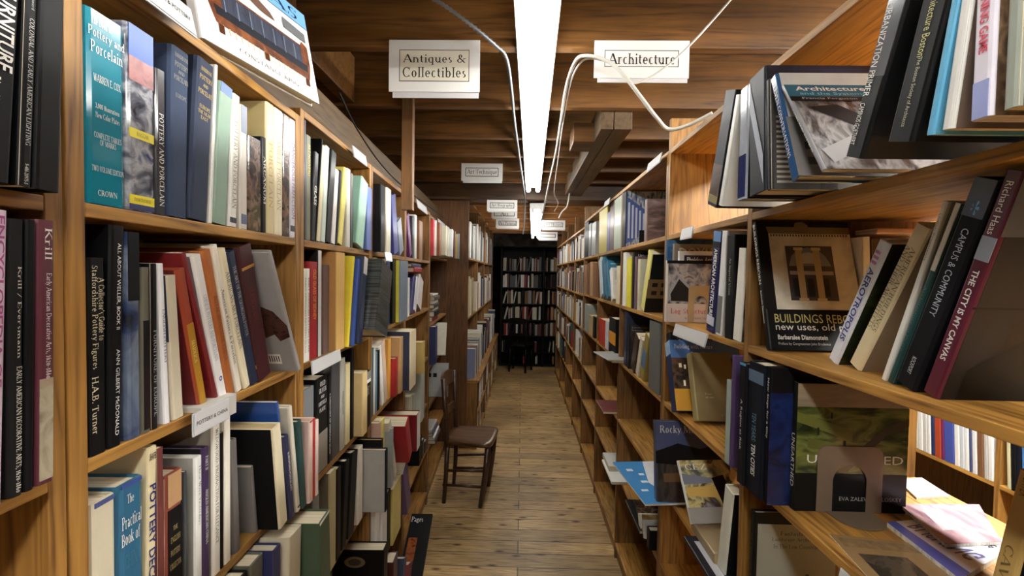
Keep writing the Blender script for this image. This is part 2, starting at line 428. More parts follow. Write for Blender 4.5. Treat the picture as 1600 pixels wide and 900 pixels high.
# ------------------------------------------------------------------ floor, walls, ceiling
def floor_mat():
    mat = bpy.data.materials.new('pine_planks')
    t, n, l, b = nt(mat)
    tc = n.new('ShaderNodeTexCoord')
    br = n.new('ShaderNodeTexBrick')
    br.inputs['Scale'].default_value = 1.0; br.inputs['Brick Width'].default_value = 9.0; br.inputs['Row Height'].default_value = 0.125
    br.inputs['Mortar Size'].default_value = 0.0042; br.inputs['Mortar Smooth'].default_value = 0.3
    br.inputs['Color1'].default_value = (0.55, 0.55, 0.55, 1); br.inputs['Color2'].default_value = (1, 1, 1, 1); br.inputs['Mortar'].default_value = (0.05, 0.04, 0.03, 1)
    l.new(tc.outputs['Object'], br.inputs['Vector'])
    # every plank takes its own offset of grain
    sx = n.new('ShaderNodeSeparateXYZ'); l.new(tc.outputs['Object'], sx.inputs[0])
    fl = n.new('ShaderNodeMath'); fl.operation = 'FLOOR'; dv = n.new('ShaderNodeMath'); dv.operation = 'DIVIDE'; dv.inputs[1].default_value = 0.125
    l.new(sx.outputs['Y'], dv.inputs[0]); l.new(dv.outputs[0], fl.inputs[0])
    mu = n.new('ShaderNodeMath'); mu.operation = 'MULTIPLY'; mu.inputs[1].default_value = 3.37; l.new(fl.outputs[0], mu.inputs[0])
    ad = n.new('ShaderNodeMath'); ad.operation = 'ADD'; l.new(sx.outputs['X'], ad.inputs[0]); l.new(mu.outputs[0], ad.inputs[1])
    cx = n.new('ShaderNodeCombineXYZ'); l.new(ad.outputs[0], cx.inputs['X']); l.new(sx.outputs['Y'], cx.inputs['Y']); l.new(mu.outputs[0], cx.inputs['Z'])
    mp = n.new('ShaderNodeMapping'); mp.inputs['Scale'].default_value = (1.1, 13, 1); l.new(cx.outputs[0], mp.inputs['Vector'])
    no = n.new('ShaderNodeTexNoise'); no.inputs['Scale'].default_value = 1.2; no.inputs['Detail'].default_value = 4; no.inputs['Distortion'].default_value = 0.5
    l.new(mp.outputs[0], no.inputs['Vector'])
    m2 = n.new('ShaderNodeMath'); m2.operation = 'MULTIPLY'; m2.inputs[1].default_value = 8; l.new(no.outputs['Fac'], m2.inputs[0])
    pp = n.new('ShaderNodeMath'); pp.operation = 'PINGPONG'; pp.inputs[1].default_value = 0.5; l.new(m2.outputs[0], pp.inputs[0])
    n2 = n.new('ShaderNodeTexNoise'); n2.inputs['Scale'].default_value = 8; n2.inputs['Detail'].default_value = 6; l.new(mp.outputs[0], n2.inputs['Vector'])
    sm = n.new('ShaderNodeMath'); sm.operation = 'MULTIPLY_ADD'; sm.inputs[1].default_value = 0.6; l.new(pp.outputs[0], sm.inputs[0]); l.new(n2.outputs['Fac'], sm.inputs[2])
    r = ramp(n, [(0.36, (134, 98, 58)), (0.58, (206, 168, 112)), (0.95, (234, 200, 144))]); l.new(sm.outputs[0], r.inputs['Fac'])
    # knots
    mk = n.new('ShaderNodeMapping'); mk.inputs['Scale'].default_value = (2.3, 6.2, 1); l.new(cx.outputs[0], mk.inputs['Vector'])
    vo = n.new('ShaderNodeTexVoronoi'); vo.voronoi_dimensions = '2D'; vo.inputs['Scale'].default_value = 1.25; l.new(mk.outputs[0], vo.inputs['Vector'])
    rk = ramp(n, [(0.012, (50, 32, 20)), (0.04, (120, 86, 54)), (0.11, (255, 255, 255))]); l.new(vo.outputs['Distance'], rk.inputs['Fac'])
    a = n.new('ShaderNodeMix'); a.data_type = 'RGBA'; a.blend_type = 'MULTIPLY'; a.inputs['Factor'].default_value = 0.9
    l.new(r.outputs[0], a.inputs['A']); l.new(rk.outputs[0], a.inputs['B'])
    c = n.new('ShaderNodeMix'); c.data_type = 'RGBA'; c.blend_type = 'MULTIPLY'; c.inputs['Factor'].default_value = 0.8
    l.new(a.outputs['Result'], c.inputs['A']); l.new(br.outputs['Color'], c.inputs['B'])
    # scuffs
    n4 = n.new('ShaderNodeTexNoise'); n4.inputs['Scale'].default_value = 1.6; n4.inputs['Detail'].default_value = 7; l.new(tc.outputs['Object'], n4.inputs['Vector'])
    r4 = ramp(n, [(0.35, (140, 132, 122)), (0.6, (255, 255, 255))]); l.new(n4.outputs['Fac'], r4.inputs['Fac'])
    e = n.new('ShaderNodeMix'); e.data_type = 'RGBA'; e.blend_type = 'MULTIPLY'; e.inputs['Factor'].default_value = 0.6
    l.new(c.outputs['Result'], e.inputs['A']); l.new(r4.outputs[0], e.inputs['B'])
    l.new(e.outputs['Result'], b.inputs['Base Color']); b.inputs['Roughness'].default_value = 0.42
    return mat
m = MB(); m.box((-3.2, -3.2, -0.05), (4.2, 9.6, 0)); struct(m, 'floor', floor_mat())
STONE = photo([(22, 20, 18), (44, 40, 36), (70, 64, 58), (38, 34, 31)], 5, rough=0.95, coat=0)
PLASTER = paint((92, 74, 54), 0.9, var=0.25, scale=4)
m = MB(); m.box((-3.2, 9.3, 0), (4.2, 9.6, 2.85)); struct(m, 'wall_back', STONE)
m = MB(); m.box((-3.3, -3.2, 0), (-3.2, 9.6, 2.85)); struct(m, 'wall_left', PLASTER)
m = MB(); m.box((4.2, -3.2, 0), (4.3, 9.6, 2.85)); struct(m, 'wall_right', PLASTER)
m = MB(); m.box((-3.2, -3.3, 0), (4.2, -3.2, 2.85)); struct(m, 'wall_front', PLASTER)
m = MB(); m.box((-3.2, -3.2, EYE+1.03), (4.2, 9.6, EYE+1.08)); struct(m, 'ceiling', DECK_X)
JB = EYE + 0.78
JY = [-2.4, -1.8, -1.2, -0.6, 0.0, 0.55, 1.08, 1.61, 2.18, 2.67, 3.08, 3.51, 3.95]
for k, y in enumerate(JY):
    m = MB(); m.box((-3.2, y, JB), (4.2, y+0.042, EYE+1.03)); struct(m, 'ceiling_beam', JOIST_X, bevel=0.003)
m = MB(); m.box((-3.2, 4.12, EYE+0.66), (4.2, 4.30, EYE+1.03)); struct(m, 'ceiling_beam', wood('fine', 'X', (60, 40, 24), (104, 72, 42), seed=12), bevel=0.006)
m = MB(); m.box((-3.2, 4.3, EYE+0.80), (4.2, 9.3, EYE+0.83)); struct(m, 'ceiling_boards', wood('fine', 'X', (150, 98, 48), (206, 150, 84), seed=13))
for y in (4.45, 4.95, 5.45, 5.95, 6.45, 6.95, 7.45):
    m = MB(); m.box((-3.2, y, EYE+0.655), (4.2, y+0.045, EYE+0.80)); struct(m, 'ceiling_beam', wood('fine', 'X', (130, 84, 42), (196, 140, 78), seed=14), bevel=0.003)
m = MB(); m.box((-3.2, 7.7, EYE+0.46), (4.2, 8.0, EYE+0.80)); struct(m, 'wall_lintel', STONE, bevel=0.01)
# timbers along the aisle
m = MB(); LS.box(m, 0.3, 4.6, -0.24, -0.10, 0.445, 0.60); struct(m, 'ceiling_timber_beam', TIMBER_Y, bevel=0.008)
m = MB(); m.box((-0.86, 0.5, EYE+0.79), (-0.80, 2.17, EYE+1.0)); struct(m, 'ceiling_brace_beam', JOIST_X, bevel=0.004)
p = at_y(955, 222, 2.45)
m = MB(); m.box((p.x-0.09, 2.24, EYE+0.70), (p.x-0.03, 4.12, EYE+0.84)); struct(m, 'ceiling_joist_beam', TIMBER_Y, bevel=0.004)
m = MB(); m.box((p.x-0.027, 2.24, EYE+0.70), (p.x+0.06, 4.12, EYE+0.84)); struct(m, 'ceiling_joist_beam', TIMBER_Y, bevel=0.004)
p = at_y(908, 240, 2.6)
m = MB(); m.box((p.x-0.06, 2.45, EYE+0.70), (p.x+0.06, 2.65, EYE+0.80)); struct(m, 'ceiling_block_beam', JOIST_X, bevel=0.004)
# hanging post on the antiques side
a = at_y(640, 337, 2.2)
m = MB(); m.box((a.x-0.027, 2.14, EYE+0.29), (a.x+0.026, 2.18, EYE+0.90)); struct(m, 'wall_post_trim', TIMBER_Z, bevel=0.003)

# ------------------------------------------------------------------ bookcases
def bookcase(name, label, side, us, lev, depth, mats, up=0.022, sh=0.018, back=None, ups_top=None, group=None, base_in=0.0, only=None):
    """uprights at every u of us, boards at every level"""
    t = thing(name, label, 'bookcase', side.P(us[0], -depth/2, -EYE), group)
    my, mz = mats
    zt = max(lev.values()) if ups_top is None else ups_top
    for k, u in enumerate(us):
        m = MB(); w0, w1 = (0, up) if k == 0 else (-up, 0) if k == len(us)-1 else (-up/2, up/2)
        side.box(m, u+w0, u+w1, -depth, 0, -EYE, zt); part(m, 'upright', mz, t, bevel=0.0015)
    for nm, z in lev.items():
        for k in range(len(us)-1):
            a = us[k] + (up if k == 0 else up/2); b = us[k+1] - (up if k == len(us)-2 else up/2)
            m = MB(); side.box(m, a, b, -depth, 0.0, z-sh, z); part(m, 'shelf', my, t, bevel=0.0015)
    m = MB(); side.box(m, us[0]+up, us[-1]-up, -0.03, -0.012, -EYE, lev[list(lev)[-1]]-sh); part(m, 'kickboard', my, t)
    if back:
        m = MB(); side.box(m, us[0], us[-1], -depth-0.008, -depth, -EYE+0.02, zt); part(m, 'back_panel', back, t)
    return t
UL = [-0.12, 0.552, 1.18, 1.80, 2.42, 3.2, 4.18]
BR = wood('ply', 'Z', (58, 36, 18), (104, 70, 36), seed=15)  # back panel wood coloured darker to deepen the shade inside the shelves
LB_ = dict(top=.41, L1=.080, L2=-.2415, L3=-.58, L4=-.905, L5=-1.22, L6=-1.53)
g = 'bookcases of the antiques aisle side'
bookcase('bookcase', 'pine bookcase nearest the camera holding furniture and lighting books', LS, [UL[0], UL[1]], LEVL, .29, (PINE_Y, PINE_Z), back=BR, group=g)
bookcase('bookcase', 'pine bookcase of pottery and porcelain books under the sofa cover', LS, [UL[1]+.004, UL[2]-.001], LEVL, .29, (PINE_Y, PINE_Z), back=BR, group=g, up=.025)
bookcase('bookcase', 'pine bookcase with the black ribbed album, next past the pottery books', LS, [UL[2]+.001, UL[3]-.0005], LB_, .29, (OAK_Y, PINE_Z), back=BR, group=g)
bookcase('bookcase', 'pine bookcase beside the hanging post, mint green book on its top row', LS, [UL[3]+.0005, UL[4]-.001], LB_, .29, (OAK_Y, OAK_Z), back=BR, group=g)
bookcase('bookcase', 'brown bookcase just behind the hanging post and the wooden chair', LS, [UL[4]+.001, UL[5]-.001], LB_, .29, (OAK_Y, OAK_Z), back=BR, group=g)
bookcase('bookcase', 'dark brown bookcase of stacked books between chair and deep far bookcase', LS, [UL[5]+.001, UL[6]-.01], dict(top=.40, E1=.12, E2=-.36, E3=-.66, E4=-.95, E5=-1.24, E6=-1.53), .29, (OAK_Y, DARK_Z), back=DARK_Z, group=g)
g = 'bookcases of the architecture aisle side'
UR = [0.1, 1.148, 1.80]
RCASE = bookcase('bookcase', 'golden plywood bookcase under the Architecture sign, its back open', RS, UR, LEVR, .415, (PINE_Y, PINE_Z), ups_top=.484, group=g)
m = MB(); RS.box(m, 1.778, 1.80, -.30, 0, .4845, .60); part(m, 'end_cap', PINE_Z, RCASE, bevel=.0015)
UR2 = [1.802, 2.62, 3.40, 4.18]
bookcase('bookcase', 'golden bookcase with the navy picture book, second along the architecture side', RS, UR2, LEVR, .36, (PINE_Y, OAK_Z), back=BR, group=g)
UR3 = [4.182, 4.95, 5.75, 6.6, 7.5]
bookcase('bookcase', 'golden bookcase furthest down the architecture side', RS, UR3, dict(top=.44, R1=.158, R2=-.175, R3=-.49, R4=-.812, R5=-1.12, R6=-1.53), .36, (PINE_Y, OAK_Z), back=BR, group=g, ups_top=.62)
# far block: deep lower part with a ledge
t = thing('bookcase', 'deep far bookcase with a ledge and dark end panel behind the chair', 'bookcase', FS.P(4.2, -.2, -EYE))
UF = [4.2, 5.1, 6.0, 6.8, 7.65]
for k, u in enumerate(UF):
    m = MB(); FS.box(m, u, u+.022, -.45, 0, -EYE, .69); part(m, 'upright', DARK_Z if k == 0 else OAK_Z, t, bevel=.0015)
    m = MB(); FS.box(m, u, u+.022, 0.0005, .10, -EYE, -1.008); part(m, 'ledge_support', OAK_Z, t, bevel=.0015)
for z in (.69, .146, -.41, -.99, -1.3, -1.55):
    m = MB(); FS.box(m, 4.222, 7.65, -.45, .115 if z == -.99 else 0.1 if z < -1 else 0, z-.018, z); part(m, 'shelf', OAK_Y, t, bevel=.0015)
m = MB(); FS.box(m, 4.2, 7.672, -.46, -.45, -EYE+.02, .69); part(m, 'back_panel', BR, t)
# black bookcase across the end of the aisle
BC = Side((0, 8.05, 0), (1, 0, 0), (0, -1, 0), False)
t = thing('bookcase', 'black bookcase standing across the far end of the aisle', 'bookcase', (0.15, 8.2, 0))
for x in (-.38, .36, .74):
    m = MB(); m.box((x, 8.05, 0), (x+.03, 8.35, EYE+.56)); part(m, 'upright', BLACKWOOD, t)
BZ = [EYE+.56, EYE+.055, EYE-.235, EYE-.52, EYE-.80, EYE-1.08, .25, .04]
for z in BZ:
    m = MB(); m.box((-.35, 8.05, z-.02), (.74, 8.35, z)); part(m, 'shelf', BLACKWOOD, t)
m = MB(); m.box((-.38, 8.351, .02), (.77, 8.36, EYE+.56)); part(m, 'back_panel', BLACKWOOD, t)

# ------------------------------------------------------------------ fluorescent lights
def fixture(label, a, b, power, wid=.13, ends=True):
    a, b = Vector(a), Vector(b); d = (b-a).normalized(); s = Vector((d.y, -d.x, 0)); up = Vector((0, 0, 1)); L = (b-a).length
    t = thing('fluorescent_light', label, 'ceiling light', (a+b)/2)
    m = MB(); m.obox(a - s*wid/2 + up*.024, s*wid, d*L, up*.055); part(m, 'housing', WHITE_METAL, t, bevel=.004)
    for k in (-1, 1):
        m = MB(); m.tube([a + s*k*.04 + d*.03, b + s*k*.04 - d*.03], .019, 12); part(m, 'tube', glow((252, 251, 246), power), t, smooth=True)
    for e, q in ((a, 1), (b, -1)):
        m = MB()
        for k in (-1, 1): m.obox(e + s*(k*.04-.013) + d*(0 if q > 0 else -.025) - up*.012, s*.026, d*.025, up*.037)
        part(m, 'lamp_holder', WHITE_METAL, t)
    return t
WHITE_METAL = paint((226, 226, 222), 0.4)
ZT = EYE + .72
a, b = at_z(840, 0, ZT), at_z(833, 298, ZT); d = (b-a).normalized()
fixture('long white fluorescent light above the middle of the aisle', b - d*2.95, b, TUBE_POWER)
a2, b2 = at_z(839, 331, EYE+.565), at_z(836.5, 374, EYE+.565)
fixture('smaller fluorescent light far down the aisle before the black bookcase', a2, b2 - (b2-a2)*.12, FAR_TUBE_POWER)
fixture('fluorescent light above the near end of the aisle behind the viewer', b - d*6.5, b - d*3.8, BACK_TUBE_POWER)
fixture('fluorescent light over the neighbouring aisle seen through the open shelf', (1.5, -.2, EYE+.70), (1.5, 2.3, EYE+.70), SIDE_TUBE_POWER)

# ------------------------------------------------------------------ section signs
PAPER = paint((232, 230, 226), 0.6, var=.04); INK = paint((40, 38, 38), 0.7, var=.05); CREAM = paint((228, 222, 204), 0.6, var=.04)
def sign(label, x0, y0, x1, y1, d, lines, under=8, inset=(.10, .20, .90, .80), font='serif', tint=None):
    a, b = at_y(x0, y0, d), at_y(x1, y1, d)
    w, h = b.x-a.x, a.z-b.z; px = w/(x1-x0)
    t = thing('section_sign', label, 'sign', ((a.x+b.x)/2, d, b.z), 'section signs on the ceiling beams')
    m = MB(); m.box((a.x, d, b.z+h*.10), (b.x, d+.003, a.z)); sheet = part(m, 'sheet', PAPER, t)
    m = MB(); m.box((a.x+w*.04, d+.0035, b.z), (b.x-w*.01, d+.006, a.z-h*.1)); part(m, 'backing_sheet', paint((206, 204, 206), .6, var=.05), t)
    h2 = h*.9; z1 = a.z
    bx0, bx1 = a.x+w*inset[0], a.x+w*inset[2]; bz1, bz0 = z1-h2*inset[1], z1-h2*inset[3]
    m = MB(); y = d-.0006; e = max(.0016, px*.9)
    m.box((bx0, y, bz0), (bx1, d, bz0+e)); m.box((bx0, y, bz1-e), (bx1, d, bz1)); m.box((bx0, y, bz0), (bx0+e, d, bz1)); m.box((bx1-e, y, bz0), (bx1, d, bz1))
    part(m, 'border', INK, t, under=sheet)
    if tint: m = MB(); m.box((bx0+e, d-.0004, bz0+e), (bx1-e, d, bz1-e)); part(m, 'panel', tint, t, under=sheet)
    m = MB(); n = len(lines); bh = (bz1-bz0)
    for i, s in enumerate(lines):
        hh = bh*.80/n; lw = min((bx1-bx0)*.90, hh*1.02*text_mesh(s, font)[2])
        cx = (bx0+bx1)/2; z = bz1 - bh*.10 - hh*(i+1) + hh*.06
        put_text(m, s, (cx-lw/2, d-.0009, z), (lw, 0, 0), (0, 0, hh*.82), font)
    if lines: part(m, 'lettering', INK, t, under=sheet)
    return t
sign('paper sign reading Antiques & Collectibles on the ceiling beam', 608, 62, 749, 153, 1.600, ['Antiques &', 'Collectibles'], inset=(.115, .19, .885, .80), tint=CREAM)
sign('paper sign reading Architecture on the ceiling beam', 929, 63, 1076, 129, 1.600, ['Architecture'], inset=(.11, .26, .89, .70))
sign('paper sign reading Art Technique hanging below the joists', 721, 255, 785, 286, 3.496, ['Art Technique'], inset=(.10, .25, .90, .75))
sign('grey shaded paper sign reading Art Biography', 761, 312, 808, 332, 4.11, ['Art Biography'], inset=(.10, .25, .90, .75))
sign('paper sign reading Art, lowest edge half hidden behind Art Biography', 768, 322, 808, 343, 4.44, ['Art'], inset=(.10, .45, .90, .85))
sign('white paper sign reading Art Pictorial near the far light', 775, 341, 811, 358, 4.94, ['Art Pictorial'], inset=(.12, .25, .90, .75))
sign('white paper sign reading Art History beside the far light', 846, 344, 883, 360, 4.94, ['Art History'], inset=(.12, .25, .90, .75))
sign('white paper sign furthest off, just above the black bookcase', 841, 362, 871, 376, 6.44, [], inset=(.12, .25, .90, .75))

# ------------------------------------------------------------------ cables
def cable(name, label, pts, r, mat, seg=8, ribs=False):
    P_ = [at_y(x, y, d) for x, y, d in pts]
    Q = []
    for i in range(len(P_)-1):
        p0, p1, p2, p3 = P_[max(i-1, 0)], P_[i], P_[i+1], P_[min(i+2, len(P_)-1)]
        for k in range(seg):
            t = k/seg
            Q.append(0.5*((2*p1) + (p2-p0)*t + (2*p0-5*p1+4*p2-p3)*t*t + (3*p1-p0-3*p2+p3)*t**3))
    Q.append(P_[-1])
    m = MB()
    if ribs:
        L = [0.0]
        for i in range(1, len(Q)): L.append(L[-1] + (Q[i]-Q[i-1]).length)
        n = int(L[-1]/.0075); j = 0; vs = []
        for k in range(n+1):
            s = L[-1]*k/n
            while j < len(Q)-2 and L[j+1] < s: j += 1
            f = (s-L[j])/max(1e-9, L[j+1]-L[j]); vs.append(Q[j].lerp(Q[j+1], min(1, f)))
        N = 8; up = Vector((0, 0, 1)); rings = []
        for k, p in enumerate(vs):
            dd = (vs[min(k+1, n)]-vs[max(k-1, 0)]).normalized(); x = dd.cross(up)
            x = x.normalized() if x.length > 1e-4 else Vector((1, 0, 0)); u2 = x.cross(dd)
            rr = r if k % 2 else r*.6
            rings += [p + x*rr*math.cos(2*math.pi*q/N) + u2*rr*math.sin(2*math.pi*q/N) for q in range(N)]
        m.add(rings, [(k*N+q, k*N+(q+1) % N, (k+1)*N+(q+1) % N, (k+1)*N+q) for k in range(n) for q in range(N)])
    else: m.tube(Q, r, 8)
    o = m.build(name, mat, smooth=True)
    return tag(o, label, 'cable')
STEEL = paint((128, 132, 138), .4, metal=.6)
cable('conduit_cable', 'ribbed steel conduit curving down past the Antiques sign along the light', [(640, -22, 1.45), (690, 6, 1.46), (740, 42, 1.48), (775, 72, 1.52), (791, 92, 1.585), (799, 140, 1.9), (804, 190, 2.3), (811, 240, 2.95), (817, 285, 3.7), (820, 315, 4.0), (819, 350, 4.05), (817, 366, 4.05)], .0075, STEEL, ribs=True)
WHITE_CABLE = paint((196, 193, 184), .5)
cable('white_cable', 'thick white cable looping over the Architecture sign to the bookcase top', [(846, 345, 4.05), (858, 285, 3.6), (868, 240, 2.9), (876, 190, 2.3), (884, 140, 1.85), (897, 100, 1.58), (914, 87, 1.52), (950, 96, 1.50), (975, 118, 1.48), (1000, 150, 1.48), (1026, 184, 1.50), (1045, 202, 1.55), (1075, 196, 1.50), (1113, 177, 1.45)], .0062, WHITE_CABLE)
cable('white_cable', 'thin white cord running up to the ceiling across the Architecture sign', [(866, 330, 4.05), (872, 318, 3.9), (866, 300, 3.7), (872, 250, 2.9), (880, 190, 2.3), (889, 140, 1.85), (900, 108, 1.6), (918, 92, 1.54), (955, 100, 1.52), (982, 128, 1.50), (1005, 126, 1.50), (1045, 101, 1.50), (1090, 58, 1.50), (1150, -10, 1.50)], .0032, WHITE_CABLE)
cable('black_cable', 'thin black wire sagging along the timber above the antiques shelves', [(530, 145, 1.35), (560, 205, 1.7), (600, 262, 2.1), (640, 300, 2.7), (700, 345, 3.6)], .003, paint((20, 18, 16), .6))
cable('white_cable', 'short curled white lead hanging by the far ceiling beam', [(890, 300, 4.0), (886, 322, 4.0), (878, 331, 4.0), (873, 341, 4.0)], .006, WHITE_CABLE)

# ------------------------------------------------------------------ chairs
def chair(name, label, loc, ang, seat_m, leg_m, s=1.0):
    """x forward (front edge), origin on the floor under the seat's middle"""
    t = thing(name, label, 'chair', loc, None, Matrix.Rotation(ang, 3, 'Z'))
    def P(x, y, z): return (x*s*.84, y*s*.86, z*s)
    m = MB(); n = 28; top = []; 
    for i in range(n):
        a = 2*math.pi*i/n; c, d = math.cos(a), math.sin(a)
        x = .205*math.copysign(abs(c)**.35, c); y = (.20 + .02*x/.2)*math.copysign(abs(d)**.35, d)
        top.append((x, y))
    rings = [(1.0, .422), (1.02, .432), (1.02, .446), (.985, .455), (.8, .450), (.4, .445)]
    vs = [P(x*k, y*k, z) for k, z in rings for x, y in top]
    fs = [(j*n+i, j*n+(i+1) % n, (j+1)*n+(i+1) % n, (j+1)*n+i) for j in range(len(rings)-1) for i in range(n)]
    fs += [list(range(n))[::-1], [(len(rings)-1)*n+i for i in range(n)]]
    m.add(vs, fs); m.build('seat', seat_m, t, smooth=True)
    for sy in (-1, 1):
        m = MB(); m.tube([P(.17, sy*.165, .425), P(.15, sy*.18, .22), P(.115, sy*.19, 0.0)], .022*s, 10, r1=.016*s); m.build('leg', leg_m, t, smooth=True)
        m = MB(); m.tube([P(-.175, sy*.155, .425), P(-.185, sy*.16, .2), P(-.20, sy*.165, 0)], .018*s, 10, r1=.014*s); m.build('leg', leg_m, t, smooth=True)
        m = MB(); m.tube([P(-.18, sy*.155, .40), P(-.19, sy*.165, .62), P(-.215, sy*.175, .88)], .020*s, 10, r1=.016*s); m.build('back_post', leg_m, t, smooth=True)
        m = MB(); m.tube([P(.145, sy*.178, .25), P(-.195, sy*.162, .23)], .010*s, 8); m.build('stretcher', leg_m, t, smooth=True)
        m = MB(); m.tube([P(.13, sy*.184, .14), P(-.21, sy*.166, .13)], .010*s, 8); m.build('stretcher', leg_m, t, smooth=True)
    m = MB(); m.tube([P(.148, -.178, .27), P(.148, .178, .27)], .010*s, 8); m.build('stretcher', leg_m, t, smooth=True)
    for z0, hgt, nm in ((.80, .105, 'crest_rail'), (.60, .05, 'back_slat')):
        m = MB(); K = 10
        def prof(y): 
            bow = -.035*(1-(y/.2)**2)
            return -.192 - (z0-.62)*.10 + bow*.6
        vs = []
        for i in range(K+1):
            y = -.185 + .37*i/K; hh = hgt*(1 - (.25*(abs(y)/.185)**3 if nm == 'crest_rail' else 0)); x = prof(y)
            vs += [P(x-.009, y, z0), P(x+.009, y, z0), P(x+.009-hh*.15, y, z0+hh), P(x-.009-hh*.15, y, z0+hh)]
        fs = [(i*4+j, i*4+(j+1) % 4, i*4+4+(j+1) % 4, i*4+4+j) for i in range(K) for j in range(4)] + [(3, 2, 1, 0), (K*4, K*4+1, K*4+2, K*4+3)]
        m.add(vs, fs); m.build(nm, seat_m, t, smooth=False)
    return t
SEAT = wood('fine', 'X', (70, 44, 28), (128, 90, 60), seed=20, rough=.28, coat=.5); LEGM = paint((66, 40, 26), .35, coat=.3, var=.25)
ca, cc = at_z(704, 660, .455), at_z(770, 697, .455)
chair('wooden_chair', 'dark brown wooden chair standing in the aisle against the bookcase', ((ca.x+cc.x)/2+.015, (ca.y+cc.y)/2, 0), -.10, SEAT, LEGM)
p = at_z(815, 576, 0)
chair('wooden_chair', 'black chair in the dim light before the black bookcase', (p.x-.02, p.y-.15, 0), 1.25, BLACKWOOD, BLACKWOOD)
# ------------------------------------------------------------------ books
ZV = Vector((0, 0, 1))
def uprof(t, w, c, b):
    """U-shaped cover seen from above: spine at y=0"""
    b = min(b, t*.3)
    return [(0, w), (0, b), (b*.35, b*.3), (b, 0), (t-b, 0), (t-b*.35, b*.3), (t, b), (t, w), (t-c, w), (t-c, c+b*.4), (c, c+b*.4), (c, w)]
def u_faces(n, z0, z1, P, mb, mi=0):
    k = len(P); vs = [(x, y, z0) for x, y in P] + [(x, y, z1) for x, y in P]
    quads = [(0, 1, 10, 11), (1, 2, 3, 10), (3, 4, 9, 10), (4, 5, 6, 9), (6, 7, 8, 9)]
    fs = [(i, (i+1) % k, k+(i+1) % k, k+i) for i in range(k)]
    fs += [tuple(q[::-1]) for q in quads] + [tuple(i+k for i in q) for q in quads]
    mb.add(vs, fs, mi)
ORD = ['', 'first', 'second', 'third', 'fourth', 'fifth', 'sixth', 'seventh', 'eighth', 'ninth', 'tenth', 'eleventh', 'twelfth', 'thirteenth', 'fourteenth', 'fifteenth', 'sixteenth', 'seventeenth', 'eighteenth', 'nineteenth', 'twentieth', 'twenty-first', 'twenty-second', 'twenty-third', 'twenty-fourth', 'twenty-fifth', 'twenty-sixth']
NAMES = [((20, 20, 24), 'black'), ((30, 34, 58), 'navy'), ((40, 70, 140), 'blue'), ((110, 130, 190), 'pale blue'), ((236, 234, 230), 'white'), ((222, 208, 170), 'cream'), ((150, 150, 150), 'grey'), ((84, 86, 90), 'dark grey'),
         ((190, 160, 110), 'tan'), ((120, 82, 52), 'brown'), ((64, 44, 34), 'dark brown'), ((150, 28, 34), 'red'), ((78, 22, 32), 'maroon'), ((206, 90, 40), 'orange'), ((226, 196, 70), 'yellow'), ((70, 104, 80), 'green'), ((28, 60, 54), 'dark green'),
         ((160, 196, 178), 'mint green'), ((24, 110, 130), 'teal'), ((96, 60, 130), 'purple'), ((196, 150, 160), 'pink'), ((120, 124, 96), 'olive'), ((196, 196, 184), 'pale grey'), ((120, 140, 160), 'slate blue')]
def cname(c):
    return min(NAMES, key=lambda q: sum((a-b)**2 for a, b in zip(q[0], c)))[1]
_labels = {}
def unique(lab):
    if lab not in _labels: _labels[lab] = 1; return lab
    _labels[lab] += 1
    return lab
PG = pages(); PGW = pages((238, 232, 218)); PGO = pages((196, 170, 124))
def shade(c, k): return tuple(max(0, min(255, v*k)) for v in c)
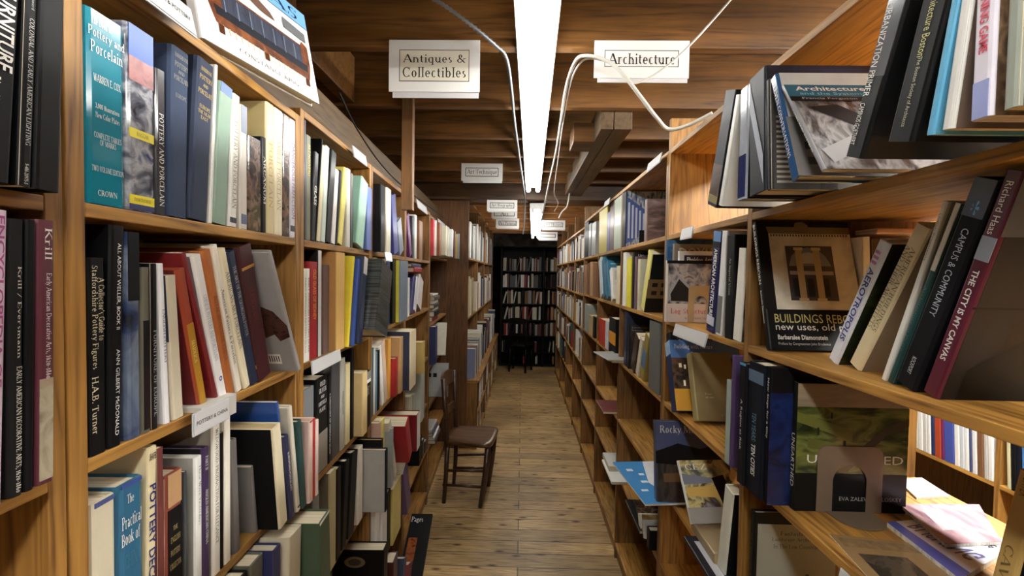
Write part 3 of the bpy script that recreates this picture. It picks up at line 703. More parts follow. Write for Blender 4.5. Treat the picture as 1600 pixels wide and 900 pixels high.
def make_book(M, t, h, w, col, label, group, cover=None, hard=None, rough=.42, coat=.10, pg=PG, texts=(), bands=(), front=(), back=(), parts=True, name='book', cat='book', spine_mat=None, bev=.004, shift=0.0):
    """M: world matrix, x = viewer's right, y = into the shelf, z = up, origin at the bottom of the spine, viewer's left.
    texts: (string, a0, a1, b0, b1, colour, mode, font) along the spine from its top (a) and across from its left (b)
    front / back: shapes printed on the cover at x=t / x=0, as (kind, ...) with 0..1 from the viewer's left and from the top"""
    hard = (t > .014) if hard is None else hard
    coat = min(coat, .45)
    c = .0028 if hard else .0008
    c = min(c, t*.2)
    cm = spine_mat or (paint(col, rough, coat) if not hasattr(col, 'node_tree') else col)
    o = .004 if hard else .0006
    root = bpy.data.objects.new(name, None); COL.objects.link(root); root.empty_display_size = .03
    root.matrix_world = M; tag(root, label, cat, group)
    mb = MB(); u_faces(0, 0, h, uprof(t, w, c, bev), mb)
    pb = MB(); pb.box((c, c+.001, o), (t-c, w-o, h-o))
    cov_o = mb.build('cover', cm, root); pb.build('page_block', pg, root)
    e = .0005
    if cover is not None:      # covers of another colour than the spine
        cmat = cover if hasattr(cover, 'node_tree') else paint(cover, rough, coat)
        
        for x0_, x1_ in ((t, t+.0004), (-.0004, 0)):
            k = MB(); k.box((x0_, bev+.001, 0), (x1_, w, h)); k.build('cover_board', cmat, root)
    for z0, z1, mt in bands:   # fractions from the top
        m = mt if hasattr(mt, 'node_tree') else paint(mt, rough, coat)
        k = MB(); P = uprof(t, bev*1.1, c, bev); y = -.0004
        k.box((t*.0+min(bev, t*.3)*.6, y, h*(1-z1)), (t-min(bev, t*.3)*.6, .0006, h*(1-z0))); k.build('spine_band', m, cov_o)
    for s, a0, a1, b0, b1, tc, mode, font in texts:
        k = MB(); y = -.0009
        m = tc if hasattr(tc, 'node_tree') else paint(tc, .5, 0, var=.05)
        if mode == 'v':   # reads downwards
            put_text(k, s, (t*b0, y, h*(1-a0)), (0, 0, -h*(a1-a0)), (t*(b1-b0), 0, 0), font)
        else:
            put_text(k, s, (t*b0, y, h*(1-a1)), (t*(b1-b0), 0, 0), (0, 0, h*(a1-a0)), font)
        k.build('title_lettering', m, cov_o)
    for face, shapes in (('front', front), ('back', back)):
        lv = 0
        groups = {}
        for sh in shapes:
            lv += 1
            off = .0005 + .00012*lv
            def Q(fx, fz):
                if face == 'front': return (t+off, fx*w, h*(1-fz))
                return (-off, (1-fx)*w, h*(1-fz))
            k = MB(); kind = sh[0]
            if kind == 'rect':
                _, x0, z0, x1, z1, m = sh; pts = [Q(x0, z1), Q(x1, z1), Q(x1, z0), Q(x0, z0)]
                k.add(pts, [(0, 1, 2, 3)]); nm = 'cover_picture'
            elif kind == 'poly':
                _, p2, m = sh; k.add([Q(*p) for p in p2], [list(range(len(p2)))]); nm = 'cover_picture'
            elif kind == 'text':
                _, s, x0, z0, x1, z1, m, font = sh; a = Vector(Q(x0, z1)); b = Vector(Q(x1, z1)); cc = Vector(Q(x0, z0))
                put_text(k, s, a, b-a, cc-a, font); nm = 'cover_lettering'
            elif kind == 'many':
                _, rs, m = sh; nm = 'cover_print'
                for x0, z0, x1, z1 in rs: k.add([Q(x0, z1), Q(x1, z1), Q(x1, z0), Q(x0, z0)], [(0, 1, 2, 3)])
            k.build(nm, m if hasattr(m, 'node_tree') else paint(m, rough, coat, var=.06), cov_o)
    return root
def book_matrix(side, u0, v1u, n, z, lean, yaw, t):
    R = side.rot() @ Matrix.Rotation(yaw, 3, 'Z')
    L = Matrix.Rotation(lean, 3, 'Y')
    c = L @ Vector((0, 0, 0)); cr = L @ Vector((t, 0, 0))
    dz = max(0, -min(c.z, cr.z))
    return c, cr, dz, R @ L
def spine(side, z, x0, x1, xt, yt, col, w=.19, p=0.0, yaw=0.0, label=None, group=None, zc=None, **k):
    """a book standing with its spine to the aisle; x0, x1 its foot, xt, yt the top corner at the viewer's left (photo pixels)"""
    ua, ub, ut = side.u_of(x0, z, p), side.u_of(x1, z, p), None
    zt = .2
    for _ in range(4):
        ut = side.u_of(xt, z + zt, p); zt = side.z_of(ut, yt, p) - z
    sg = -1 if side.right else 1
    dv = sg*(ut-ua); lean = math.atan2(dv, zt)
    h = math.hypot(dv, zt); t = max(.003, abs(ub-ua)*math.cos(lean))
    R = side.rot() @ Matrix.Rotation(yaw, 3, 'Z') @ Matrix.Rotation(lean, 3, 'Y')
    dz = max(0, t*math.sin(lean)) + .0008
    if lean < 0: dz = .0008
    M = Matrix.Translation(side.P(ua, p, z) + ZV*dz) @ R.to_4x4()
    return make_book(M, t, h, w, col, label, group, **k)
def at(side, u, n, z, t, h, w, col, lean=0.0, yaw=0.0, label=None, group=None, **k):
    R = side.rot() @ Matrix.Rotation(yaw, 3, 'Z') @ Matrix.Rotation(lean, 3, 'Y')
    dz = max(0, t*math.sin(lean)) + .0008
    if lean > 0: u += (-1 if side.right else 1)*t*math.sin(lean)*math.tan(lean)
    return make_book(Matrix.Translation(side.P(u, n, z) + ZV*dz) @ R.to_4x4(), t, h, w, col, label, group, **k)
def flat(side, u, n, z, t, h, w, col, ang=0.0, up='front', label=None, group=None, **k):
    """a book lying flat, its spine to the aisle; u is the foot at the viewer's left"""
    sg = -1 if side.right else 1
    R = side.rot() @ Matrix.Rotation(ang, 3, 'Z') @ Matrix.Rotation(math.pi/2 if up == 'back' else -math.pi/2, 3, 'Y')
    o = side.P(u, n, z+t+.0006) if up == 'back' else side.P(u + sg*h, n, z+.0006)
    return make_book(Matrix.Translation(o) @ R.to_4x4(), t, h, w, col, label, group, **k)
def T(s, a0=.08, a1=.92, b0=.25, b1=.75, c=(230, 226, 216), mode='v', font='sans'): return (s, a0, a1, b0, b1, c, mode, font)

W_ = (234, 232, 226); CR = (226, 214, 180); BK = (22, 21, 24); NV = (34, 40, 66)
DEBUG = False
def short_label(d, k, hint, shelf):
    for a in ('album', 'pottery', 'furniture', 'hanging post', 'chair'):
        e = ' of the %s bookcase' % a
        if shelf.endswith(e): shelf = '%s bookcase %s' % (a, shelf[:-len(e)])
    l = '%s, %s %s %s' % (d, k, hint, shelf)
    if len(l.split()) > 16: l = '%s, %s' % (d, shelf)
    if len(l.split()) > 16: l = l.replace(' first bay of second golden bookcase', ' second golden bookcase').replace(' middle bay of second golden bookcase', ' second golden bookcase').replace(', far bay, open bookcase', ', open bookcase')
    return l
def row(side, z, shelf, specs, p=0.0, w=.19, start=1, hint='on the', lim=None, zt=None):
    """books of one shelf from the viewer's left to right; neighbours are nudged until they only touch"""
    g = 'books on the ' + shelf
    sg = -1 if side.right else 1
    prev = None
    lo, hi = (-1e9, 1e9) if lim is None else sorted((sg*lim[0], sg*lim[1]))
    B = []
    for i, q in enumerate(specs):
        x0, x1, xt, yt, col = q[:5]
        o = dict(p=p, w=w); o.update(q[6] if len(q) > 6 else {})
        d = q[5] if len(q) > 5 and q[5] else cname(col if not hasattr(col, 'node_tree') else (120, 120, 120)) + ' book'
        pp = o.pop('p'); ww = o.pop('w'); yaw = o.pop('yaw', 0.0); nm = o.pop('lab', None)
        ua, ub = side.u_of(x0, z, pp), side.u_of(x1, z, pp)
        dz = .2
        for _ in range(4):
            ut = side.u_of(xt, z+dz, pp); dz = side.z_of(ut, yt, pp) - z
        if zt is not None: dz = min(dz, zt-z-.004)
        xu = proj(side.P(ua, pp, z+dz))[0]
        lean = math.atan2(sg*(ut-ua), dz) if abs(xt-xu) > 5 else 0.0
        cap = .6 if ua < 1.3 else .4
        lean = max(-cap, min(cap, lean))
        tv = max(.004, abs(ub-ua))
        if zt is not None: dz = min(dz, zt-z-.004-abs(math.sin(lean))*tv*math.cos(lean))
        h = max(.06, dz/math.cos(lean))
        v0 = sg*ua
        B.append([v0, tv, lean, h, pp, ww, yaw, col, nm or unique(short_label(d, ORD[i+start], hint, shelf)), o])
    for i, b in enumerate(B):          # push right off the neighbour
        v0, tv, lean, h = b[:4]
        v0 = max(v0, lo + .0006 + max(0, -h*math.sin(lean)))
        if prev:
            q0, qt, ql, qh = prev; hm = min(h*math.cos(lean), qh*math.cos(ql))
            v0 = max(v0, q0+qt+.0016, q0+qt+.0016 + hm*(math.tan(ql)-math.tan(lean)))
        b[0], b[1] = v0, tv; prev = (v0, tv, lean, h)
    tops = max(b[0] + b[1] + max(0, b[3]*math.sin(b[2]) + b[1]*math.sin(b[2])**2) for b in B)
    if tops > hi:                      # the row is too full: take up the slack, then slim every book
        f0 = max(lo+.001+max(0, -B[0][3]*math.sin(B[0][2])), B[0][0] - (tops-hi)) if lo > -1e8 else B[0][0]
        s_ = (hi-f0)/(tops-B[0][0]); a0 = B[0][0]
        for b in B: b[0] = f0 + (b[0]-a0)*s_; b[1] = max(.003, b[1]*s_-.0016*(1-s_))
    if DEBUG: print('ROW', shelf, ['%.3f-%.3f/%.2f' % (sg*b[0], sg*(b[0]+b[1]), b[2]) for b in B])
    for v0, tv, lean, h, pp, ww, yaw, col, lab, o in B:
        t = max(.003, tv*math.cos(lean))
        at(side, sg*v0, pp, z, t, h, ww, col, lean=lean, yaw=yaw, label=lab, group=g, **o)
    return [sg*(b[0]+b[1]) for b in B]
# ------------------------------------------------------------------ antiques side, bookcase nearest the camera
TEAL = (16, 118, 138)
STAT = photo([(28, 30, 40), (92, 96, 108), (170, 172, 178), (60, 70, 110)], 34, rough=.12, coat=.8)
S_ = 'serif'
row(LS, .080, 'top shelf of the furniture bookcase', lim=(0.05, 0.5285), zt=0.39, p=.03, specs=[
  (-34, 27, -14, -70, (20, 20, 22), 'black book with white slanted capitals on its spine', dict(w=.24, texts=[T('FURNITURE', .107, .494, .42, .86, W_, font='bold'), T('Edward Lucie-Smith', .53, .77, .30, .58, W_)], bands=[(0, .001, (60, 60, 62))])),
  (40, 60, 52, -60, (16, 16, 18), 'black book of early lighting with small white capitals', dict(texts=[T('Hayward', .14, .22, .35, .65, (150, 150, 150), font=S_), T('COLONIAL AND EARLY AMERICAN LIGHTING', .26, .82, .30, .68, (190, 190, 186), font=S_), T('9-486-20975-5', .90, .99, .3, .6, (200, 200, 190))])),
  (64, 103, 74, -60, (14, 14, 16), 'plain black book against the upright', dict(w=.23)),
], w=.23)
row(LS, -.2415, 'second shelf of the furniture bookcase', lim=(0.05, 0.5285), zt=0.06, p=.014, specs=[
  (-30, 17, -20, 318, (206, 184, 204), 'pale lilac encyclopedia', dict(texts=[T('ENCYCLOPEDIA OF', .02, .60, .60, .84, (150, 70, 120), font='bold'), T('COLLECTIBLE', .05, .75, .08, .5, (60, 70, 140), font='bold')])),
  (19, 41, 21, 343, (30, 28, 28), 'black book with white serif title and slim author line', dict(w=.22, rough=.6, coat=0, texts=[T('Krill / Eversmann', .17, .50, .44, .74, (214, 206, 190), font=S_), T('EARLY AMERICAN DECORATIVE ARTS, 1620-1860', .53, .985, .36, .80, (226, 220, 204), font=S_)])),
  (43, 57, 47, 345, (18, 18, 22), 'narrow black book', dict(w=.22)),
  (60, 87, 61, 344, (84, 38, 50), 'maroon book with flowing white title and grey foot', dict(texts=[T('Krill', .03, .15, .35, .75, W_, font=S_), T('Early American Decorative Arts, 1620-1860', .2, .60, .35, .75, W_, font=S_)], bands=[(.60, .63, (150, 132, 110)), (.63, .985, photo([(120, 108, 90), (170, 158, 134), (96, 84, 70)], 20))])),
], w=.2)
# ------------------------------------------------------------------ pottery bookcase
CL = photo([(20, 24, 34), (46, 60, 92), (110, 122, 140), (40, 50, 74)], 9, rough=.2, coat=.6)
BRN = photo([(16, 12, 12), (60, 44, 38), (120, 96, 84), (30, 22, 22)], 40, rough=.2, coat=.6)
row(LS, .080, 'top shelf of the pottery bookcase', lim=(0.583, 1.1535), zt=0.368, specs=[
  (140, 204, 138, 10, TEAL, 'thick teal book with white lettering', dict(w=.2, rough=.14, coat=.9, bev=.008, texts=[T('The Book of', .03, .075, .12, .62, W_, 'h', S_), T('Pottery and', .09, .15, .05, .95, W_, 'h', S_), T('Porcelain', .16, .22, .10, .90, W_, 'h', S_), T('WARREN E. COX', .325, .365, .16, .84, W_, 'h', S_), T('3,000 Illustrations', .475, .505, .2, .8, W_, 'h', S_), T('New Color Plates', .52, .55, .2, .8, W_, 'h', S_), T('COMPLETE TABLES', .625, .655, .16, .84, W_, 'h', S_), T('OF MARKS', .66, .69, .3, .7, W_, 'h', S_), T('TWO VOLUME EDITION', .80, .83, .1, .9, W_, 'h', S_), T('CROWN', .925, .955, .24, .72, W_, 'h', S_)])),
  (205, 250, 200, 34, STAT, 'glossy book with a grey statue and yellow bands', dict(w=.2, bev=.006, hard=True, bands=[(0, .17, (70, 100, 170)), (.17, .30, photo([(120, 62, 66), (150, 96, 96), (90, 60, 64)], 30)), (.555, .605, (232, 214, 40)), (.915, .965, (232, 214, 40)), (.965, .995, (30, 40, 84))], texts=[T('HAGGAR', .57, .592, .3, .72, (90, 84, 30), 'h', S_), T('HAWTHORNE', .93, .95, .2, .8, (90, 84, 30), 'h', S_)])),
  (251, 267, 254, 112, (58, 58, 62), 'small silver and black book', dict(rough=.15, coat=.8, texts=[T('POTTERY AND PORCELAIN', .30, .94, .25, .7, W_, font=S_)])),
  (271, 301, 275, 74, (44, 58, 84), 'worn navy cloth book with faint gilt title', dict(rough=.8, coat=0, bev=.007, texts=[T('HANDBOOK', .035, .06, .16, .86, (150, 146, 130), 'h', S_), T('POTTERY', .085, .115, .16, .86, (150, 146, 130), 'h', S_), T('AND', .13, .15, .34, .66, (150, 146, 130), 'h', S_), T('PORCELAIN', .165, .195, .12, .88, (150, 146, 130), 'h', S_), T('EUROPE', .27, .295, .22, .8, (140, 136, 120), 'h', S_)])),
  (304, 333, 316, 94, (36, 46, 70), 'navy cloth book with bright gilt title', dict(rough=.75, coat=0, bev=.007, texts=[T('HANDBOOK', .05, .075, .2, .8, (200, 170, 84), 'h', S_), T('POTTERY', .10, .13, .14, .86, (206, 176, 90), 'h', S_), T('AND', .15, .17, .34, .62, (206, 176, 90), 'h', S_), T('PORCELAIN', .19, .22, .10, .9, (206, 176, 90), 'h', S_), T('EUROPE', .285, .31, .2, .8, (206, 176, 90), 'h', S_), T('THE NEAR', .32, .342, .14, .86, (206, 176, 90), 'h', S_), T('EAST', .352, .374, .3, .7, (206, 176, 90), 'h', S_)])),
  (334, 338, 343, 100, W_, 'thin white book with red lettering', {}),
  (340, 361, 351, 133, (134, 160, 142), 'sage green book with blue top', dict(rough=.6, bands=[(0, .07, (90, 120, 180))])),
  (363, 375, 369, 149, W_, 'white pottery and porcelain book', dict(texts=[T('POTTERY AND PORCELAIN', .2, .86, .25, .75, (120, 110, 90), font=S_)], bands=[(.93, .97, (40, 40, 60))])),
  (376, 387, 378, 164, (206, 200, 190), 'pale grey book', dict(bands=[(0, .22, (120, 130, 150)), (.88, .96, (90, 100, 130))])),
  (389, 411, 392, 213, BRN, 'short brown book with a dark carved picture', dict(bev=.005, hard=True)),
  (412, 419, 414, 216, BK, 'slim black book with white capitals', dict(texts=[T('ARCANUM', .2, .7, .25, .75, W_, font=S_)])),
  (420, 432, 421, 150, (212, 198, 150), 'tall cream book with worn top', dict(pg=PGO, texts=[T('PORCELAIN', .3, .8, .25, .75, (176, 150, 90), font=S_)], cover=(196, 178, 126))),
  (433, 446, 438, 161, (232, 222, 190), 'cream book with gold lettering', dict(texts=[T('FAMILLE PORCELAIN', .2, .8, .25, .75, (176, 160, 120), font=S_)])),
  (448, 459, 450, 172, BRN, 'dark book with brown pictures', {}),
  (460, 468, 462, 173, (222, 220, 228), 'white book with violet capitals', dict(texts=[T('DANGEROUS PERFECTION', .2, .84, .25, .8, (110, 90, 140))], bands=[(.9, .95, (40, 40, 60))])),
], w=.19)
row(LS, -.2415, 'middle shelf of the pottery bookcase', lim=(0.583, 1.1535), zt=0.06, specs=[
  (134, 161, 135, 403, (18, 17, 18), 'black book with cream two line title', dict(w=.17, rough=.5, texts=[T("A Collector's Guide to", .10, .42, .55, .90, CR, font=S_), T('Staffordshire Pottery Figures', .04, .56, .10, .52, CR, font=S_), T('H.A.B. Turner', .60, .89, .12, .50, CR, font=S_)])),
  (162, 184, 167, 346, (16, 16, 20), 'taller black book with white capitals', dict(w=.22, rough=.3, texts=[T('ALL ABOUT WELLER, BOOK II', .08, .47, .40, .70, W_), T('ANN GILBERT McDONALD', .56, .95, .45, .72, W_)])),
  (185, 209, 184, 361, CL, 'glossy book with cloudy blue spine and black top', dict(w=.22, bev=.006, hard=True, bands=[(0, .33, (18, 18, 22))])),
  (210, 223, 207, 418, (98, 96, 82), 'grey paperback with dark lower spine', dict(bands=[(.32, .6, (30, 28, 28)), (.6, .98, (48, 30, 34))])),
  (225, 236, 222, 412, (22, 22, 26), 'slim black paperback', dict(texts=[T('FURNITURE OF EUROPE', .40, .92, .25, .7, (180, 180, 180), font=S_)])),
  (238, 247, 226, 412, (236, 236, 238), 'leaning white book of English pottery', dict(texts=[T('ENGLISH POTTERY', .28, .62, .25, .75, (100, 104, 130), font=S_)])),
  (248, 266, 233, 432, (206, 196, 172), 'cream book with dark blue upper cover', dict(back=[('rect', 0, 0, 1, .45, (34, 44, 66))])),
  (301, 314, 262, 423, (146, 60, 36), 'leaning red and gold book with black cover panel', dict(w=.19, cover=(94, 22, 26), bands=[(.38, 1, (170, 122, 34))], texts=[T('MAJOLICA', .50, .66, .2, .62, (236, 214, 130), font=S_)], back=[('rect', .05, .13, .62, .84, (190, 184, 160)), ('rect', .06, .14, .61, .83, (14, 16, 16))])),
  (315, 321, 256, 395, (112, 26, 30), 'taller plain red book', dict(cover=(118, 24, 28), w=.2)),
  (328, 341, 281, 401, (232, 230, 228), 'leaning white book with mauve grey cover', dict(w=.19, cover=(142, 130, 130), texts=[T('CHINESE POTTERY AND PORCELAIN', .26, .72, .28, .72, (150, 150, 160), font=S_), ('o', .84, .875, .3, .7, (60, 70, 140), 'h', 'bold')])),
  (345, 357, 303, 392, (170, 98, 48), 'leaning orange brown book with rounded spine', dict(w=.2, cover=(176, 112, 64), bev=.006, texts=[T('ROYAL IRONSTONE CHINA', .30, .75, .25, .7, (120, 56, 24), font=S_)])),
  (358, 367, 315, 384, (232, 226, 210), 'leaning white jacketed book', dict(w=.22, texts=[T('American Potters & Porcelain', .28, .80, .25, .7, (60, 50, 46), font=S_)])),
  (368, 378, 324, 390, (228, 218, 188), 'leaning cream book', dict(texts=[T('AMERICAN ART PORCELAIN', .15, .70, .25, .75, (90, 90, 96), font=S_)])),
  (379, 390, 336, 395, (30, 40, 66), 'leaning navy book with small white capitals', dict(texts=[T('THE ART OF THE GEORGIAN POTTER', .1, .62, .3, .7, (190, 190, 190), font=S_)])),
  (398, 420, 361, 385, (62, 26, 32), 'leaning dark maroon leather book with gold band', dict(w=.22, bev=.008, rough=.35, cover=(38, 20, 22), bands=[(.145, .165, (190, 140, 70))], texts=[T('LE PORCELAINE', .30, .55, .3, .6, (130, 60, 60), font=S_)], back=[('rect', .5, .60, .72, .76, (210, 206, 200)), ('rect', .0, .86, 1, .89, (180, 140, 80))])),
  (466, 471, 419, 396, (150, 148, 148), 'grey jacketed book lying aslant, eagle on its cover', dict(w=.24, p=.03, cover=(150, 148, 148), rough=.4, back=[('poly', [(0.58, 0.42), (0.75, 0.40), (0.90, 0.46), (1.00, 0.58), (1.00, 0.68), (0.90, 0.72), (0.86, 0.66), (0.75, 0.70), (0.70, 0.76), (0.66, 0.70), (0.72, 0.62), (0.62, 0.52)], photo([(46, 28, 26), (84, 54, 46), (30, 20, 20)], 50)), ('rect', .66, .84, .86, .93, W_), ('many', [(.68+.022*i, .855, .68+.022*i+.010, .91) for i in range(8)], BK)])),
], w=.19)
LEA = (104, 62, 46)
row(LS, -.56, 'third shelf of the pottery bookcase', lim=(0.583, 1.1535), zt=-0.262, specs=[
  (122, 172, 118, 806, (196, 186, 160), 'thick cream book in a torn jacket', dict(w=.21, rough=.8, coat=0, bev=.009, hard=True, bands=[(0, .025, (60, 70, 120))])),
  (174, 222, 174, 770, (38, 92, 122), 'thick blue book with white handwritten title', dict(w=.21, rough=.5, bev=.009, hard=True, texts=[T('The', .06, .11, .3, .55, W_, 'h', S_), T('Practical', .17, .24, .1, .85, W_, 'h', S_), T('Book of', .26, .33, .08, .78, W_, 'h', S_), T('CHINA', .38, .46, .2, .8, (60, 110, 140), 'h', S_)], bands=[(0, .02, (60, 70, 140)), (.72, 1, (180, 160, 110))])),
  (224, 240, 227, 697, (216, 200, 160), 'tall cream book with big navy capitals', dict(w=.19, bev=.003, rough=.7, texts=[T('SHAFER', .03, .065, .05, .9, (70, 60, 50), 'h', 'bold'), T('POTTERY DECORATION', .19, .98, .12, .88, (36, 40, 96), font='bold')])),
  (247, 259, 248, 702, (94, 38, 32), 'slim maroon cloth book', dict(rough=.8, coat=0)),
  (261, 294, 262, 745, (128, 62, 50), 'tan and red leather book with black label', dict(w=.17, rough=.5, bev=.01, bands=[(0, .22, (176, 138, 98)), (.24, .80, (24, 20, 20))], texts=[T('THE', .36, .39, .38, .62, (170, 150, 100), 'h', S_), T('ENGLISH', .43, .47, .25, .75, (170, 150, 100), 'h', S_), T('POTTERY', .52, .56, .25, .75, (170, 150, 100), 'h', S_), T('COLLECTOR', .61, .65, .2, .8, (170, 150, 100), 'h', S_)])),
  (295, 300, 297, 733, (60, 66, 70), 'very thin dark book', {}),
  (325, 336, 321, 708, (232, 232, 228), 'white book with grey cover', dict(w=.2, cover=(168, 164, 154), texts=[T('These Were Yesterdays', .06, .50, .3, .7, (70, 70, 74), font=S_)])),
  (337, 348, 336, 692, (58, 40, 76), 'purple book with white capitals', dict(texts=[T('PART II', .06, .16, .3, .7, W_, font=S_), T('ANGLO-AMERICAN CHINA', .30, .70, .3, .7, W_, font=S_)], cover=(40, 36, 40))),
  (354, 366, 354, 650, (234, 230, 218), 'white book with black capitals', dict(cover=(170, 162, 146), texts=[T('WEDGWOOD: PRODUCTION FOR ELEGANCE', .05, .80, .25, .65, (50, 46, 46), font=S_)])),
  (367, 371, 366, 666, BK, 'thin black paperback', {}),
  (372, 383, 369, 644, (232, 228, 214), 'taller white book', {}),
  (384, 395, 378, 681, (96, 90, 88), 'grey cloth book with rounded spine', dict(rough=.8, coat=0, bev=.007)),
  (423, 427, 416, 713, (112, 108, 106), 'plain grey board book', dict(cover=(118, 114, 112), w=.15)),
  (436, 450, 424, 674, (222, 212, 180), 'cream spined book with black covers', dict(cover=(20, 20, 22), pg=PGO, p=.045)),
  (451, 458, 440, 688, (38, 42, 76), 'navy book with small white capitals', dict(p=.05, texts=[T('EUROPEAN PORCELAIN', .20, .66, .3, .7, W_)])),
  (456, 459, 441, 625, (48, 84, 156), 'tall glossy blue book', dict(p=.03, w=.2, cover=(44, 80, 150), rough=.2)),
  (460, 466, 446, 642, (212, 206, 190), 'cream jacketed book with black foot', dict(p=.05, cover=(190, 184, 168), bands=[(.95, .965, BK)])),
  (467, 474, 458, 666, (34, 66, 66), 'dark green book', dict(p=.055)),
  (475, 482, 473, 668, (214, 186, 176), 'pinkish white book', dict(p=.06, bands=[(0, .02, (170, 40, 44))])),
  (483, 487, 483, 660, (168, 40, 44), 'red book with white edge', dict(p=.06)),
  (488, 494, 487, 664, (226, 206, 198), 'pale pink book', dict(p=.06)),
], w=.19)
# ------------------------------------------------------------------ album bookcase
BLUEC = (44, 74, 146)
row(LS, .080, 'top shelf of the album bookcase', lim=(1.2035, 1.7765), zt=0.39, specs=[
  (472, 476, 472, 182, NV, 'slim navy book', {}),
  (477, 487, 482, 212, (122, 122, 104), 'olive grey book with yellow lettering', dict(rough=.7, texts=[T('ART NOUVEAU', .08, .38, .3, .8, (214, 200, 110))])),
  (488, 497, 494, 239, (26, 26, 30), 'black and silver book', dict(rough=.15, coat=.8, texts=[T('GLASS', .38, .6, .2, .8, W_, font='bold')])),
  (498, 500, 508, 221, BK, 'tall thin black book', dict(w=.23)),
  (502, 509, 511, 233, (220, 208, 168), 'cream and green book', dict(cover=(190, 200, 184))),
  (510, 518, 517, 234, (200, 212, 200), 'pale green white book', {}),
  (519, 530, 528, 243, (28, 28, 30), 'glossy black book', dict(rough=.12, coat=.9)),
  (531, 538, 537, 273, W_, 'small white book', {}),
  (539, 543, 546, 276, (40, 40, 46), 'dark patterned book', {}),
  (544, 552, 553, 274, (226, 214, 110), 'pale yellow book', {}),
  (553, 560, 558, 273, (206, 204, 192), 'pale grey book', {}),
  (561, 566, 566, 282, (64, 62, 60), 'dark grey book', {}),
  (567, 581, 575, 289, (158, 206, 182), 'mint green book', dict(cover=(150, 190, 170), p=.01)),
  (582, 592, 585, 298, (96, 116, 178), 'pale blue book', dict(cover=(96, 116, 178), p=.01)),
], w=.19)
row(LS, -.2415, 'second shelf of the album bookcase', lim=(1.2035, 1.7765), zt=0.06, specs=[
  (470, 475, 475, 420, (236, 234, 224), 'first white glass pattern book', dict(texts=[T('EARLY AMERICAN PATTERN GLASS', .1, .9, .3, .7, (90, 80, 80))])),
  (476, 482, 480, 420, (236, 234, 224), 'second white glass pattern book', dict(texts=[T('EARLY AMERICAN PATTERN GLASS', .1, .9, .3, .7, (90, 80, 80))])),
  (484, 498, 485, 409, (150, 26, 36), 'dark red book with orange capitals', dict(rough=.5, texts=[T('OLD GLASS OF SIDNEY', .08, .6, .35, .75, (226, 140, 60), font='bold')])),
  (499, 506, 504, 390, (30, 30, 32), 'tall black book with white edge', dict(w=.23, bands=[(0, 1, (196, 194, 190))], cover=(20, 20, 22))),
  (511, 522, 509, 414, (104, 78, 70), 'mauve brown cloth book', dict(rough=.85, coat=0)),
  (530, 545, 532, 391, (206, 166, 96), 'tan card slipcase book', dict(cover=(182, 134, 76), rough=.8, coat=0, p=.02, bev=.002)),
  (547, 550, 556, 402, (224, 206, 50), 'yellow spiral bound book', dict(w=.17, cover=(226, 208, 54), p=.03, texts=[('I'*44, .02, .98, .2, .8, (50, 50, 54), 'v', 'sans')][:0])),
  (552, 556, 562, 407, (46, 74, 150), 'blue binder with black coil', dict(p=.04)),
  (556, 564, 566, 404, (26, 36, 64), 'navy book with white top', dict(p=.05, bands=[(0, .2, (200, 200, 200))], w=.2)),
  (568, 596, 580, 420, photo([(6, 6, 7), (14, 15, 16), (70, 76, 78), (8, 8, 9)], 3, stretch=(2, 2, 46), rough=.3, coat=.4), 'huge black album with ribbed spine', dict(p=.09, w=.22, hard=True, bev=.004)),
], w=.19)
row(LS, -.58, 'third shelf of the album bookcase', lim=(1.2035, 1.7765), zt=-0.262, specs=[
  (474, 490, 474, 612, (118, 122, 124), 'grey blue book low by the upright', dict(w=.17)),
  (494, 512, 492, 596, (24, 23, 24), 'black book of silver with white capitals', dict(bev=.006, texts=[T('OLD', .04, .09, .28, .72, W_, 'h', S_), T('SILVER', .11, .16, .18, .84, W_, 'h', S_), T('AND', .19, .22, .35, .65, W_, 'h', S_), T('SHEFFIELD', .25, .29, .15, .85, W_, 'h', S_), T('PLATE', .32, .36, .25, .75, W_, 'h', S_)], bands=[(.58, .99, (132, 126, 118))])),
  (513, 517, 514, 588, BK, 'slim black book with vertical white title', dict(texts=[T('A DIRECTORY OF AMERICAN SILVER', .2, .9, .3, .7, W_)])),
  (518, 531, 518, 568, (66, 66, 68), 'dark grey book with photographs', dict(cover=photo([(50, 50, 52), (80, 80, 82), (120, 120, 122), (40, 40, 42)], 10), w=.2)),
  (532, 539, 531, 563, (168, 166, 156), 'pale grey book', dict(texts=[T('AMERICAN SILVER', .36, .62, .3, .7, (60, 60, 60))])),
  (541, 547, 544, 568, (214, 202, 158), 'cream book', {}),
  (549, 553, 551, 546, (18, 18, 20), 'tall black book', dict(w=.24)),
  (554, 562, 553, 594, (206, 180, 128), 'tan book with black coil edge', dict(p=.03, rough=.7)),
  (563, 573, 563, 590, (20, 20, 22), 'black book with grey and white bands', dict(p=.02, bands=[(.0, .14, (130, 130, 126)), (.14, .2, W_)], texts=[T('DAVIS', .26, .42, .3, .7, (190, 190, 180))])),
], w=.19)
BOXG = (168, 166, 160)
row(LS, -.905, 'fourth shelf of the album bookcase', lim=(1.2035, 1.7765), zt=-0.60, specs=[
  (488, 499, 492, 722, (120, 124, 122), 'grey book with a black curl on its cover', dict(w=.2, p=.02, texts=[T('S', .30, .56, .2, .8, BK, 'h', S_)])),
  (515, 525, 517, 737, (178, 168, 128), 'olive cream book', dict(cover=(120, 108, 90), w=.2)),
  (526, 533, 531, 730, (44, 32, 32), 'dark brown book', {}),
  (534, 541, 540, 724, (24, 22, 24), 'black book', {}),
  (543, 553, 550, 713, (26, 24, 26), 'thick black book', {}),
  (554, 562, 558, 706, (224, 220, 208), 'white book with speckled spine', {}),
], w=.19, p=.01)
g = 'boxed books in the album bookcase'
